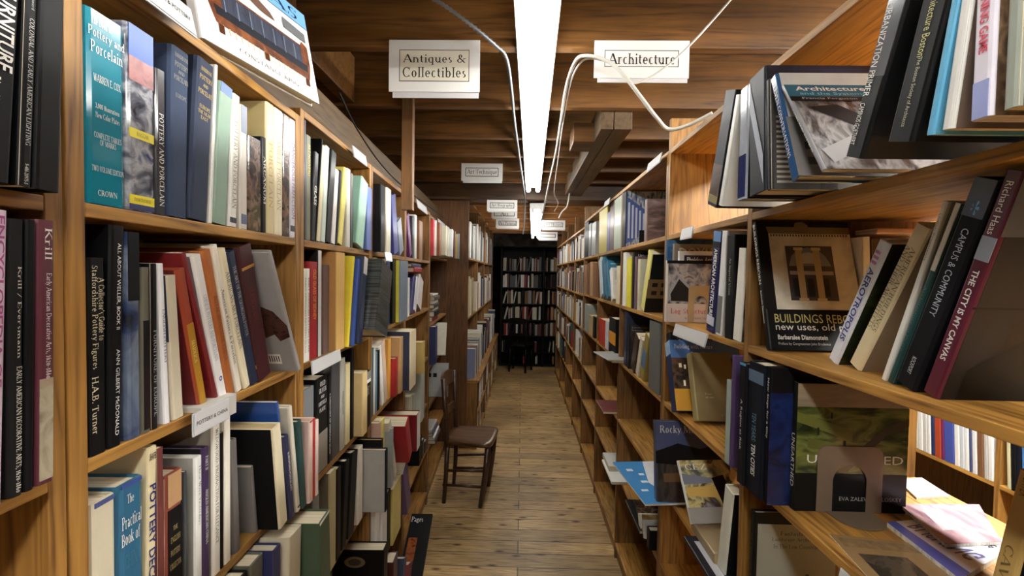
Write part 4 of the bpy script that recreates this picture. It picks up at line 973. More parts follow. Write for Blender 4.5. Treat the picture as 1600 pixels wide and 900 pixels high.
at(LS, 1.715, .085, -.905, .030, .235, .20, (34, 36, 46), label='big grey cloth slipcase standing in the album bookcase, dark spine', group=g, name='slipcase', cat='boxed book', rough=.85, coat=0, hard=True, bev=.003, cover=BOXG)
at(LS, 1.747, .06, -.905, .026, .262, .21, (20, 20, 22), label='black slipcase with yellowed pages behind the big grey slipcase', group=g, name='slipcase', cat='boxed book', pg=PGO, bev=.002)
row(LS, -1.22, 'bottom shelf of the album bookcase', lim=(1.2035, 1.7765), zt=-0.923, specs=[
  (500, 512, 502, 842, (60, 84, 62), 'dark green book', dict(p=.0, bands=[(0, .02, W_)])),
  (513, 522, 514, 850, (22, 22, 24), 'black book', {}),
  (601, 607, 601, 858, (18, 17, 18), 'black book with a round tan medallion', dict(p=.08, w=.2, cover=(18, 17, 18), back=[('poly', [(.45+.2*math.cos(i*.3927), .28+.13*math.sin(i*.3927)) for i in range(16)], (120, 104, 76)), ('poly', [(.45+.12*math.cos(i*.3927), .28+.08*math.sin(i*.3927)) for i in range(16)], (60, 50, 40))])),
], w=.2)
row(LS, -.885, 'fourth shelf of the pottery bookcase', lim=(0.583, 1.1535), zt=-0.58, specs=[
  (372, 388, 374, 872, BK, 'glossy black book by the shelf edge', dict(p=.03)),
  (392, 412, 394, 862, (96, 96, 84), 'grey green book', dict(p=.03)),
  (416, 428, 420, 850, (40, 44, 84), 'navy book with white spine', dict(p=.05)),
  (430, 452, 436, 838, (206, 196, 170), 'cream book with dark lettering', dict(p=.06)),
  (476, 494, 470, 822, (62, 82, 62), 'green board book', dict(p=.1, bands=[(0, .02, W_)])),
], w=.2)
# ------------------------------------------------------------------ bookcase by the hanging post
row(LS, .080, 'top shelf of the hanging post bookcase', lim=(1.8235, 2.396), zt=0.39, specs=[
  (595, 602, 593, 286, (24, 22, 28), 'tall black book', dict(w=.22, p=.03)),
  (604, 611, 601, 290, (232, 226, 204), 'cream white book', {}),
  (614, 621, 609, 304, (70, 76, 150), 'leaning blue violet book', {}),
  (623, 630, 617, 346, (130, 140, 156), 'short slate blue book', {}),
], w=.19)
row(LS, -.2415, 'second shelf of the hanging post bookcase', lim=(1.8235, 2.396), zt=0.06, specs=[
  (585, 589, 582, 396, (222, 206, 110), 'pale yellow book', {}),
  (591, 596, 590, 398, (50, 44, 40), 'dark brown book', {}),
  (598, 603, 597, 402, CR, 'cream book', {}),
  (604, 609, 603, 403, (34, 52, 92), 'navy blue book', {}),
  (613, 618, 610, 404, (20, 20, 20), 'black book with yellow edge', dict(bands=[(0, 1, (40, 40, 30))])),
  (620, 633, 618, 402, (112, 124, 138), 'slate blue book', dict(cover=(226, 216, 80), p=.02)),
], w=.19)
row(LS, -.58, 'third shelf of the hanging post bookcase', lim=(1.8235, 2.396), zt=-0.262, specs=[
  (578, 582, 579, 546, (52, 96, 112), 'teal book', {}),
  (584, 588, 586, 545, (206, 206, 196), 'pale grey book', {}),
  (589, 593, 590, 549, (92, 120, 140), 'slate blue book', {}),
  (594, 598, 592, 547, BK, 'black book', {}),
  (600, 605, 595, 542, W_, 'leaning white book', {}),
  (606, 613, 601, 535, (206, 178, 158), 'pinkish tan book', dict(rough=.7)),
  (614, 619, 612, 528, (222, 162, 70), 'orange spotted book', {}),
  (620, 626, 619, 560, (156, 30, 36), 'short dark red book', dict(p=.02)),
  (628, 634, 626, 528, (190, 152, 104), 'tan book', dict(p=.03)),
  (637, 650, 635, 523, (220, 204, 170), 'cream book with dark blue edge', dict(p=.065, cover=(36, 44, 70))),
], w=.19)
row(LS, -.905, 'fourth shelf of the hanging post bookcase', lim=(1.8235, 2.396), zt=-0.60, specs=[
  (582, 588, 580, 660, (206, 170, 150), 'pinkish book', dict(p=.03)),
  (590, 598, 593, 640, (226, 214, 120), 'yellow book', dict(p=.03, cover=(216, 206, 130))),
  (608, 612, 606, 680, (150, 156, 160), 'grey board book', dict(p=.06, cover=(150, 156, 160))),
  (622, 627, 612, 654, (206, 200, 184), 'cream book leaning with picture cover', dict(p=.05, w=.16, cover=(200, 196, 182))),
  (650, 657, 645, 650, (160, 28, 38), 'leaning red book with white stickers', dict(p=.08, w=.2, cover=(150, 24, 36), back=[('rect', .42, .25, .60, .40, W_), ('rect', .40, .62, .70, .80, (120, 116, 110))])),
  (664, 670, 660, 636, (110, 22, 30), 'leaning dark red book with white jacket edge', dict(p=.09, w=.24, cover=(120, 22, 32), bands=[(0, 1, (226, 222, 214))], back=[('rect', .62, .12, .80, .30, W_)])),
], w=.19)
row(LS, -1.22, 'fifth shelf of the hanging post bookcase', lim=(1.8235, 2.396), zt=-0.923, specs=[
  (609, 615, 613, 744, W_, 'white book', dict(p=.02)),
  (617, 624, 617, 754, (226, 226, 224), 'short white book', dict(p=.03)),
  (625, 630, 626, 734, (20, 20, 22), 'black book with white back', dict(p=.03, w=.2)),
  (632, 644, 633, 729, (212, 196, 120), 'yellowed cream book', dict(p=.04)),
  (655, 661, 646, 710, (96, 70, 110), 'leaning purple paperback', dict(p=.05)),
], w=.19)
row(LS, -1.53, 'bottom shelf of the hanging post bookcase', lim=(1.8235, 2.396), zt=-1.238, specs=[
  (614, 621, 617, 874, (74, 20, 32), 'maroon book with blue top', dict(p=.06, bands=[(0, .04, (60, 60, 130))])),
  (624, 630, 630, 886, (40, 46, 70), 'navy paperback', dict(p=.07)),
  (632, 640, 640, 890, (120, 30, 40), 'red paperback', dict(p=.08)),
], w=.2)
spine(LS, -1.615, 652, 655, 676, 808, (20, 19, 20), label='black magazine leaning out at floor level with white heading', group=None, p=.125, w=.12, name='magazine', cat='magazine', cover=(18, 18, 20), back=[('text', 'Pages', .05, .04, .6, .12, W_, S_), ('rect', .1, .3, .5, .6, photo([(90, 40, 24), (150, 80, 40), (40, 20, 16)], 30))])
# ------------------------------------------------------------------ architecture side, open bookcase
P_BW = photo([(20, 20, 22), (70, 70, 72), (150, 150, 150), (40, 40, 42)], 30, stretch=(1, 1, .5), rough=.15, coat=.7)
P_CITY = photo([(40, 30, 24), (96, 74, 56), (150, 122, 92), (60, 46, 36)], 36, rough=.3, coat=.3)
P_GREEN = photo([(26, 30, 18), (62, 70, 32), (116, 122, 62), (40, 44, 24)], 11, stretch=(1, 1, 2.6), rough=.16, coat=.7)
P_LOG = photo([(36, 34, 38), (110, 112, 122), (180, 176, 174), (70, 60, 56)], 24, rough=.25, coat=.3)
P_NIGHT = photo([(14, 18, 40), (30, 44, 92), (24, 28, 60), (10, 12, 26)], 12, rough=.2, coat=.5)
P_STONE = photo([(186, 180, 160), (212, 206, 188), (228, 224, 208)], 18, rough=.3, coat=.3)
P_DUSK = photo([(20, 18, 20), (44, 40, 44), (74, 66, 60), (30, 26, 26)], 14, stretch=(1, 2, .8), rough=.3, coat=.3)
P_DARKB = photo([(20, 16, 14), (60, 44, 34), (96, 74, 56), (34, 26, 22)], 22, rough=.25, coat=.4)
P_MIX = photo([(30, 36, 44), (96, 104, 96), (206, 190, 130), (60, 40, 40), (150, 150, 156)], 16, rough=.3, coat=.3)
N1 = (1.149-.0125, .12); N2 = (1.160, 1.777)
K = 'top shelf of open bookcase'
STEELB = (170, 176, 188)
row(RS, .158, K, hint='from back,', lim=N1, zt=.462, p=.112, w=.21, specs=[
  (1092, 1107, 1118, 168, (28, 32, 48), 'dark navy book with a photo strip', dict(cover=(24, 26, 34), bands=[(.62, .90, P_DARKB), (.90, .97, (120, 104, 40))])),
  (1109, 1115, 1134, 166, (228, 228, 222), 'leaning white paperback', {}),
  (1146, 1158, 1149, 150, STEELB, 'glossy silver and blue book', dict(rough=.1, coat=.9, bands=[(.6, .98, (40, 50, 96))], cover=(20, 20, 26))),
  (1160, 1184, 1160, 136, (24, 28, 46), 'black blue book crossed by thin white lines', dict(rough=.4, coat=.1, texts=[('/', .05, .95, .1, .9, (150, 156, 170), 'v', 'sans')], cover=photo([(22, 24, 34), (30, 34, 50), (60, 66, 90)], 8, rough=.3, coat=.2))),
  (1189, 1195, 1187, 136, (30, 30, 32), 'slim black book before a striped tower cover', dict(cover=(60, 58, 58), front=[('many', [(.05, .34+.045*i, .8, .36+.045*i) for i in range(14)], (176, 170, 160)), ('rect', .42, .3, .56, 1, (40, 38, 36))])),
  (1228, 1240, 1196, 134, (44, 84, 128), 'leaning blue book with white capitals', dict(rough=.12, coat=.8, texts=[T('ELEVEN CONVERSATIONS', .06, .8, .3, .7, W_, font=S_)], cover=(206, 206, 200), front=[('rect', 0, .45, 1, 1, (120, 118, 116)), ('many', [(.1+.22*i, .55+.14*j, .24+.22*i, .62+.14*j) for i in range(4) for j in range(3)], (70, 70, 74))])),
  (1283, 1289, 1220, 140, (150, 150, 154), 'slanting silver book with teal headed picture cover', dict(w=.2, rough=.1, coat=.9, texts=[T('CITIES AND SYSTEMS', .3, .8, .3, .7, W_)], cover=P_BW, front=[('rect', 0, .0, 1, .16, (24, 92, 112)), ('text', 'Architecture, Cities', .08, .025, .98, .09, W_, 'bold'), ('text', 'and the Systems Approach', .10, .10, 1.0, .145, (120, 190, 200), 'sans'), ('rect', 0, .16, 1, .22, (20, 20, 22)), ('text', 'Francis Ferguson', .10, .17, .55, .205, (190, 190, 190), 'sans'), ('poly', [(.1, .30), (.35, .26), (.98, .78), (.98, .92)], (46, 46, 48)), ('poly', [(.05, .80), (.9, .32), (1, .40), (.1, .94)], (150, 150, 150))])),
  (1316, 1345, 1388, -2, (20, 20, 22), 'black and silver primer leaning to the camera', dict(rough=.12, coat=.9, cover=(16, 16, 18), w=.2, texts=[T('URBANIZATION PRIMER', .10, .62, .12, .45, W_), T('CAMINOS GOETHERT', .66, .92, .12, .40, W_)], bands=[(.0, .5, (96, 98, 104))], front=[('poly', [(.35, .25), (.6, .25), (.5, .5), (.3, .5)], (70, 70, 66)), ('rect', .5, .6, .8, .66, (190, 190, 186)), ('rect', .45, .7, .62, .82, (180, 180, 176))])),
  (1382, 1424, 1442, -8, (20, 20, 21), 'broad black book of a city society of architects', dict(cover=(18, 18, 19), rough=.35, texts=[T('Architecture Boston', .04, .46, .40, .68, (196, 190, 120)), T('The Boston Society of Architects', .46, .90, .42, .62, (186, 182, 150))])),
  (1425, 1436, 1466, -4, (92, 168, 206), 'thin sky blue book', {}),
  (1438, 1453, 1470, -6, (226, 224, 218), 'white book with grey brown cover', dict(cover=(106, 90, 80), w=.22)),
  (1498, 1528, 1512, -60, (226, 220, 232), 'white book with big pink capitals and a city cover', dict(w=.2, cover=P_CITY, texts=[T('THE PLANNING GAME', .02, .62, .35, .80, (206, 60, 84), font='bold')], bands=[(.78, 1, (150, 160, 210))])),
  (1565, 1590, 1578, -60, (150, 156, 144), 'sage grey book at the near end', dict(w=.21, rough=.7, cover=P_CITY)),
])
K = 'second shelf of open bookcase'
AA = 'far bay'
g2 = 'books on the second shelf, far bay, open bookcase'
at(RS, 1.745, .02, -.165, .012, .30, .32, (40, 92, 140), label='marbled blue board book behind the log cabin book', group=g2, cover=photo([(24, 60, 104), (50, 104, 150), (90, 140, 176)], 20, rough=.6, coat=0))
at(RS, 1.729, .0, -.165, .012, .285, .27, (150, 142, 130), label='grey book with pale capitals across its cover behind the log cabin book', group=g2, cover=(128, 118, 106), front=[('text', 'DOXIADIS', .08, .05, .80, .17, (206, 184, 140), 'bold')])
at(RS, 1.713, -.015, -.165, .012, .258, .25, (232, 232, 230), label='white paperback with a navy title strip behind the log cabin book', group=g2, hard=False, cover=(226, 226, 224), front=[('rect', .08, .06, 1, .18, NV), ('text', 'Phaidon Architecture Guide', .12, .085, .96, .16, W_, 'bold'), ('text', 'The buildings of town', .2, .22, .8, .27, (60, 60, 60), 'sans')])
at(RS, 1.693, .035, -.165, .02, .222, .17, (212, 204, 190), label='book with a winter log cabin and red lettering', group=g2, cover=P_LOG, front=[('rect', 0, 0, 1, .05, (16, 16, 18)), ('rect', 0, .70, 1, 1, (206, 190, 182)), ('poly', [(.08, .52), (.26, .28), (.52, .46), (.52, .66), (.10, .66)], (50, 42, 40)), ('poly', [(.05, .52), (.26, .24), (.56, .47), (.54, .51), (.26, .30), (.08, .55)], (150, 150, 158)), ('text', 'Log Structures', .10, .78, .96, .88, (186, 40, 40), S_), ('text', 'in the United States', .4, .91, .92, .95, (150, 60, 50), S_)])
UL2 = [0, 0, 0, 1.672]
row(RS, -.165, 'second shelf, far bay, open bookcase', hint='from back,', lim=(1.62, 1.1605), zt=.138, w=.2, start=5, specs=[
  (1106, 1118, 1119, 364, (34, 38, 78), 'navy book with white vertical capitals', dict(rough=.2, texts=[T('AMERICAN ARCHITECTURE', .17, .84, .28, .72, W_, font='bold')], bands=[(0, .10, (96, 140, 190)), (.10, .16, (26, 26, 50)), (.84, .93, (200, 200, 210))], cover=(120, 120, 120))),
  (1120, 1128, 1131, 362, (222, 222, 222), 'white book with grey lower spine', dict(bands=[(.62, .98, (110, 112, 112))], cover=(200, 200, 200))),
  (1129, 1141, 1136, 369, (20, 20, 22), 'black book with small flowing title', dict(texts=[T('An Imperial Vision', .22, .58, .35, .65, (190, 186, 170), font=S_)], cover=(24, 24, 24))),
  (1142, 1153, 1152, 390, (226, 222, 212), 'white book with a grey photograph on the cover', dict(cover=P_BW)),
])
FAC = [('rect', 0, 0, 1, .70, (28, 26, 24)), ('rect', .12, .06, 1, .70, P_STONE), ('poly', [(.10, .045), (1, .045), (1, .10), (.12, .10)], (126, 112, 84)),
       ('many', [(.14+.030*i, .105, .155+.030*i, .122) for i in range(28)], (90, 78, 56)), ('poly', [(.40, .06), (.42, .01), (.50, -.0), (.56, .03), (.56, .07), (.52, .10), (.42, .10)], (120, 104, 78)),
       ('rect', .28, .20, .78, .63, (62, 64, 72)), ('poly', [(.30, .36), (.34, .28), (.42, .225), (.52, .21), (.62, .225), (.70, .28), (.75, .36)], (118, 124, 134)), ('poly', [(.40, .30), (.46, .26), (.52, .25), (.58, .26), (.63, .30), (.60, .34), (.44, .34)], (178, 176, 168)),
       ('rect', .30, .40, .76, .43, (150, 150, 148)), ('many', [(.32, .46, .38, .60), (.47, .46, .54, .60), (.64, .46, .70, .60)], (40, 42, 48)), ('many', [(.38, .225, .45, .62), (.57, .225, .64, .62)], (176, 158, 120)), ('many', [(.365, .212, .465, .235), (.555, .212, .655, .235), (.365, .61, .465, .635), (.555, .61, .655, .635)], (196, 180, 140)),
       ('rect', .08, .70, 1, 1, (16, 16, 18)), ('text', 'BUILDINGS REBORN:', .08, .735, 1.02, .80, (206, 196, 130), 'sans'), ('text', 'new uses, old places', .08, .805, 1.0, .87, W_, 'sans'), ('text', 'Barbaralee Diamonstein', .09, .89, .60, .925, W_, 'bold'), ('text', 'Preface by Congressman John Brademas', .09, .945, .62, .97, (190, 190, 190), 'sans')]
row(RS, -.165, K, hint='from back,', lim=(1.1365, .12), zt=.138, w=.21, specs=[
  (1172, 1178, 1153, 348, (18, 18, 18), 'black book with a columned temple front on its cover', dict(w=.216, rough=.2, coat=.6, cover=(18, 18, 19), front=FAC, texts=[T('BUILDINGS REBORN', .02, .50, .2, .75, W_), T('Barbaralee Diamonstein', .55, .80, .3, .65, W_)])),
  (1291, 1306, 1369, 384, (226, 228, 236), 'steeply leaning white book with blue capitals', dict(p=-.05, w=.2, cover=photo([(14, 16, 14), (30, 38, 22), (76, 84, 50)], 8, rough=.2, coat=.5), pg=PGW, texts=[T('AEROTROPOLIS', .20, .80, .28, .82, (40, 50, 130), font='bold'), T('ill', .07, .17, .2, .7, (190, 120, 170), font='bold')])),
  (1322, 1342, 1424, 362, (222, 206, 166), 'steeply leaning cream book with brown capitals', dict(p=-.05, w=.19, cover=(128, 110, 88), texts=[T('AMERICAN BUILDINGS', .13, .70, .52, .86, (110, 90, 60), font=S_), T('AND THEIR ARCHITECTS', .13, .70, .12, .46, (110, 90, 60), font=S_)])),
  (1375, 1383, 1471, 318, (232, 230, 222), 'leaning white book', dict(p=-.035, cover=(190, 190, 180), texts=[T('Urban Fragments', .06, .3, .3, .7, (120, 120, 120))])),
  (1384, 1394, 1490, 322, (22, 66, 66), 'leaning dark green book with white top', dict(p=-.03, bands=[(0, .34, (226, 222, 212))], texts=[T('Architecture of Peace', .42, .8, .35, .65, (80, 130, 120), font=S_)])),
  (1395, 1427, 1524, 230, (22, 24, 32), 'leaning black book with wide spaced white capitals', dict(p=-.022, w=.22, rough=.3, bands=[(.0, .16, (70, 78, 96))], texts=[T('CAMPUS & COMMUNITY', .21, .62, .36, .66, (190, 200, 214)), T('ROCKPORT', .84, .93, .40, .60, (200, 206, 210)), T('*', .09, .15, .3, .7, (110, 160, 220), 'v', 'bold')])),
  (1429, 1453, 1560, 222, (86, 24, 44), 'leaning maroon book with white capitals and brick cover', dict(p=-.022, w=.24, rough=.3, cover=(58, 52, 50), texts=[T('Richard Haas', .04, .25, .30, .68, W_), T('THE CITY IS MY CANVAS', .40, .82, .34, .70, W_, font='bold')], bands=[(.26, .36, (150, 156, 170))], front=[('rect', 0, .0, 1, .25, (66, 66, 70)), ('poly', [(.25, .62), (1, .30), (1, .50), (.25, .78)], (58, 40, 30)), ('rect', 0, .55, 1, .56, (24, 22, 22)), ('poly', [(.1, .85), (.5, .60), (1, .72), (1, 1), (.1, 1)], (20, 18, 20))])),  # cover colour darkened to stand for the shade falling on it
])
# thin books standing across the end of the second shelf, behind the leaning ones
QS = Side((0, 1.07, 0), (1, 0, 0), (0, -1, 0), False)
uu = .772
for i, (c, wv, ln) in enumerate([(W_, .018, -.06), ((96, 70, 50), .02, -.06), ((226, 214, 176), .018, -.05), ((196, 178, 130), .016, -.04), ((34, 70, 66), .026, 0), ((206, 180, 116), .016, 0)]):
    at(QS, uu+.016, .0, -.165, wv, .262-.004*i, .06, c, lean=ln, label='%s booklet standing across the second shelf behind the leaning books' % ('white', 'brown', 'cream', 'light tan', 'dark green', 'golden tan')[i], group='booklets across the second shelf', hard=False, name='booklet', cat='booklet'); uu += wv+.004
flat(QS, .79, .02, .103, .012, .17, .07, (196, 160, 150), label='pinkish booklet lying on the booklets behind the leaning books', group='booklets across the second shelf', name='booklet', cat='booklet', hard=False)
K = 'third shelf of the open bookcase'
row(RS, -.481, 'third shelf, far bay, open bookcase', hint='from back,', lim=N2, zt=-.185, w=.2, specs=[
  (1036, 1041, 1024, 516, (24, 22, 22), 'black book with white interiors lettering', dict(w=.24, p=.0, cover=(26, 22, 20), front=[('text', 'ARCHITECTURE', .12, .02, .62, .09, (170, 130, 90), S_), ('text', 'CALIFORNIA INTERIORS', .12, .10, .98, .16, (206, 200, 190), 'bold')])),
  (1045, 1054, 1034, 535, (30, 44, 84), 'blue headed book with lit windows and yellow foot', dict(w=.245, p=.02, bev=.003, bands=[(0, .2, (150, 180, 210))], cover=(44, 30, 30), front=[('rect', 0, 0, 1, .26, (70, 112, 170)), ('text', 'Building with Nature', .06, .06, .62, .14, W_, S_), ('text', 'Roots of the style', .3, .17, .62, .21, W_, S_), ('rect', 0, .26, 1, .70, P_DARKB), ('many', [(.10, .34, .14, .40), (.17, .36, .20, .42), (.23, .38, .26, .43), (.29, .40, .32, .45), (.35, .42, .38, .46), (.14, .58, .17, .66), (.24, .59, .27, .67)], (236, 226, 196)), ('rect', 0, .70, 1, 1, (206, 150, 44))])),
  (1084, 1092, 1073, 555, (150, 134, 88), 'olive tan cloth book', dict(w=.135, p=-.02, rough=.6, coat=0, cover=(122, 106, 66), front=[('text', 'Essays', .26, .60, .42, .635, (200, 190, 160), S_), ('text', 'and stories', .26, .645, .46, .68, (200, 190, 160), S_), ('text', 'FORM', .70, .78, .95, .81, (150, 132, 90), S_), ('text', 'ARCHITECTURE', .55, .90, .98, .93, (150, 132, 90), S_)])),
  (1137, 1144, 1141, 596, (156, 170, 160), 'sage green thin book', dict(p=.02)),
  (1145, 1150, 1148, 557, (84, 64, 110), 'purple book', dict(p=.02)),
])
UB = row(RS, -.481, K, hint='from back,', lim=(1.1365, .12), zt=-.185, w=.2, specs=[
  (1150, 1160, 1157, 566, (22, 24, 36), 'black book with small white title', dict(p=.04, texts=[T('A Region at Risk', .30, .72, .3, .65, W_)], bands=[(0, .02, (80, 150, 190))])),
  (1161, 1184, 1168, 556, (20, 30, 48), 'thick midnight blue book', dict(p=.035, rough=.2, texts=[T('TEN YEARS:', .38, .60, .36, .62, (110, 150, 180)), T('TEN CITIES', .62, .86, .36, .62, W_, font='bold')], bands=[(.06, .15, (96, 116, 140))])),
  (1185, 1191, 1192, 556, (18, 18, 22), 'black book with a night city cover', dict(p=.03, w=.2, texts=[T('New Stage for a City', .08, .52, .25, .75, W_)], front=[('rect', 0, .18, 1, 1, P_NIGHT), ('poly', [(.3, .62), (.6, .56), (1, .60), (1, .66), (.3, .70)], (150, 80, 44)), ('rect', .3, .72, 1, .9, photo([(40, 24, 20), (120, 66, 40), (60, 36, 30)], 40))])),
  (1229, 1237, 1236, 595, (40, 44, 34), 'big green landscape book behind the metal bookend', dict(p=-.015, w=.226, rough=.15, coat=.8, hard=True, cover=(22, 24, 20), texts=[T('UNEARTHED', .40, .82, .2, .8, W_)], front=[('rect', 0, 0, 1, .70, P_GREEN), ('rect', 0, 0, 1, .18, photo([(130, 116, 96), (160, 146, 124), (110, 98, 80)], 6, stretch=(1, 1, 3), rough=.15, coat=.8)), ('poly', [(0, .22), (.5, .36), (.5, .44), (0, .30)], (104, 108, 52)), ('poly', [(.1, .42), (.7, .52), (.7, .58), (.1, .50)], (92, 96, 46)), ('poly', [(.34, .68), (.78, .34), (1, .26), (1, .32), (.8, .40), (.45, .70)], (70, 60, 46)), ('rect', 0, .70, 1, 1, (20, 22, 22)), ('text', 'UNEARTHED', .10, .555, .96, .62, W_, 'sans'), ('text', 'EVA ZALEWSKA-LOSKEY', .40, .88, .96, .91, (170, 170, 166), 'sans'), ('many', [(.18, .34, .20, .40), (.42, .44, .445, .52), (.30, .22, .315, .27), (.24, .5, .26, .56)], (28, 32, 20))])),
])
# metal bookends
def bookend(label, x0, x1, y, w, h, z, col, tongue=.07):
    t = thing('bookend', label, 'bookend', ((x0+x1)/2, y, z), 'metal bookends')
    def outline(x0, x1, z0, z1, r, n=6):
        pts = [(x0, z0)]
        pts += [(x0+r-r*math.cos(a), z1-r+r*math.sin(a)) for a in [math.pi/2*i/n for i in range(n+1)]]
        pts += [(x1-r+r*math.sin(a), z1-r+r*math.cos(a)) for a in [math.pi/2*i/n for i in range(n+1)]]
        return pts + [(x1, z0)]
    a = outline(x0, x1, z, z+h, w*.14); iw = (x1-x0)*.24
    cx = (x0+x1)/2; hw = (x1-x0)/2-iw; zi = z+h*.72-hw
    inner = [(cx+hw, z)] + [(cx+hw*math.cos(q), zi+hw*math.sin(q)) for q in [math.pi*i/14 for i in range(15)]] + [(cx-hw, z)]
    m = MB(); A = a; 
    # strip between outline and arch
    n = 40
    def resample(P_, n):
        L = [0]
        for i in range(1, len(P_)): L.append(L[-1]+math.dist(P_[i], P_[i-1]))
        out = []
        for k in range(n+1):
            s = L[-1]*k/n; i = max(j for j in range(len(L)) if L[j] <= s+1e-9); i = min(i, len(P_)-2)
            f = (s-L[i])/max(1e-9, L[i+1]-L[i]); out.append((P_[i][0]+(P_[i+1][0]-P_[i][0])*f, P_[i][1]+(P_[i+1][1]-P_[i][1])*f))
        return out
    O = resample(A, n); I = resample(inner[::-1], n); th = .0016
    vs = []; 
    for (ox, oz), (ix, iz) in zip(O, I): vs += [(ox, y, oz), (ix, y, iz), (ox, y+th, oz), (ix, y+th, iz)]
    fs = []
    for k in range(n):
        b = k*4; fs += [(b, b+1, b+5, b+4), (b+2, b+6, b+7, b+3), (b, b+4, b+6, b+2), (b+1, b+3, b+7, b+5)]
    m.add(vs, fs); part(m, 'plate', paint(col, .45, .1, metal=.35), t)
    m = MB(); T_ = []
    for q in [math.pi*i/12 for i in range(13)]: T_.append((cx+hw*1.25*math.cos(q)*1.1, y - tongue*math.sin(q)**.6 if math.sin(q) > 0 else y))
    m.prism([(x, yy, z+.0006) for x, yy in T_][::-1], (0, 0, .0014)); part(m, 'foot_plate', paint(col, .45, .1, metal=.35), t)
    return t
ye = UB[-1] - .004
a = at_y(1275, 800, ye); b = at_y(1377, 800, ye)
bookend('grey tan metal bookend with an arched opening before the green book', a.x, b.x, ye, b.x-a.x, (806-702)*ye/720, EYE-.4798, (128, 112, 94))
yb = UL2[3] - .004
bookend('beige metal bookend pressed against the log cabin cover', (1074-816)*yb/720, (1112-816)*yb/720, yb, (1112-1074)*yb/720, (497-440)*yb/720, EYE-.1638, (176, 152, 112), .03)
# loose sheets and magazines on the third shelf
def lying(name, label, cat, pts, z, t, col, pics=(), group=None):
    """flat sheet or magazine lying at height z; pts: four photo pixels, top-left, top-right, bottom-right, bottom-left of the cover as it reads"""
    Q = [at_z(px, py, z+t) for px, py in pts]
    c = sum(Q, Vector())/4; root = thing(name, label, cat, (c.x, c.y, z), group)
    m = MB(); k = MB()
    for q in Q: m.v.append(q.copy())
    n_ = (Q[1]-Q[0]).cross(Q[3]-Q[0]).z
    order = list(range(4)) if n_ > 0 else [3, 2, 1, 0]
    R = [Q[i] for i in order]
    m = MB(); m.prism([q - ZV*.0006 for q in R], (0, 0, .0006)); cov_o = part(m, 'cover', col if hasattr(col, 'node_tree') else paint(col, .25, .4), root)
    k.prism([q - ZV*t for q in R], (0, 0, t-.0007)); part(k, 'page_block', PGW, root)
    def B(fx, fz):
        return Q[0].lerp(Q[1], fx).lerp(Q[3].lerp(Q[2], fx), fz)
    for i, sh in enumerate(pics):
        m = MB(); up = ZV*(.0003+.0001*i)
        if sh[0] == 'text':
            _, s, x0, z0, x1, z1, mt, font = sh; a, bb, cc = B(x0, z1)+up, B(x1, z1)+up, B(x0, z0)+up
            put_text(m, s, a, bb-a, cc-a, font); nm = 'cover_lettering'
        else:
            _, poly, mt = sh; m.add([B(*p)+up for p in poly], [list(range(len(poly)))]); nm = 'cover_picture'
        part(m, nm, mt if hasattr(mt, 'node_tree') else paint(mt, .3, .3), root, under=cov_o)
    return root
Z3 = EYE-.481
lying('magazine', 'blue and white magazine with big slanted capitals on the third shelf', 'magazine', [(1386, 816), (1500, 905), (1590, 850), (1470, 808)], Z3, .009, (226, 228, 240), [('poly', [(0, 0), (1, 0), (1, .16), (0, .16)], (90, 100, 190)), ('text', 'RUSHING', .12, .2, .95, .52, (60, 64, 130), 'bold'), ('text', 'Moderne', .4, .6, .9, .8, (40, 40, 50), 'bold')])
lying('magazine', 'pink and mauve magazine lying across the blue one', 'magazine', [(1405, 787), (1478, 850), (1565, 846), (1530, 788)], Z3+.0095, .006, photo([(150, 110, 126), (196, 160, 166), (120, 84, 100)], 10, stretch=(2, 1, 1)), [('poly', [(.2, .2), (.7, .2), (.7, .45), (.2, .45)], (214, 200, 206))])
lying('booklet', 'small white booklet at the back of the third shelf', 'booklet', [(1402, 749), (1432, 777), (1484, 774), (1440, 746)], Z3, .005, (226, 224, 226))
lying('newspaper_sheet', 'brown old clipping with a photograph under a clear sleeve', 'paper', [(1296, 834), (1440, 850), (1530, 915), (1360, 905)], Z3, .002, (150, 122, 84), [('poly', [(.12, .45), (.62, .45), (.62, .95), (.12, .95)], photo([(40, 34, 30), (84, 74, 62), (60, 52, 44)], 20)), ('poly', [(.05, .08), (.95, .08), (.95, .3), (.05, .3)], photo([(120, 96, 64), (150, 124, 88)], 90))])
# books leaning in at the near end of the third shelf
row(RS, -.481, 'third shelf, nearest the camera', hint='along', lim=(.72, .14), w=.2, p=-.10, zt=-.185, specs=[
  (1530, 1562, 1590, 738, (196, 164, 96), 'leaning tan book with brown capitals', dict(rough=.6, cover=(34, 30, 28), texts=[T('BAYER', .03, .14, .3, .7, (110, 84, 40)), T('CAVOUR', .45, .9, .3, .7, (120, 96, 50), font=S_)])),
  (1590, 1640, 1640, 790, (206, 204, 206), 'leaning pale grey book', dict(cover=(190, 188, 190))),
])
K = 'fourth shelf of the open bookcase'
row(RS, -.812, K, hint='from back,', lim=(1.1365, .12), zt=-.50, w=.2, specs=[
  (1168, 1174, 1170, 792, (26, 26, 26), 'black book with pale town picture cover', dict(w=.19, texts=[T('THE LANDSCAPE ARCHITECTURE', .2, .9, .3, .7, (90, 80, 70), font=S_)], cover=(26, 26, 26), front=[('rect', .04, .10, 1, 1, (150, 152, 138)), ('text', 'Fantastic', .32, .16, .62, .20, (60, 60, 54), S_), ('text', 'Landscape Architecture', .22, .22, .86, .26, (60, 60, 54), S_), ('text', 'In The Low Countries', .24, .28, .80, .32, (60, 60, 54), S_), ('many', [(.2, .66, .34, .9), (.36, .60, .40, .9), (.44, .64, .60, .9), (.64, .55, .68, .9), (.7, .68, .9, .9)], (70, 72, 72))])),
])
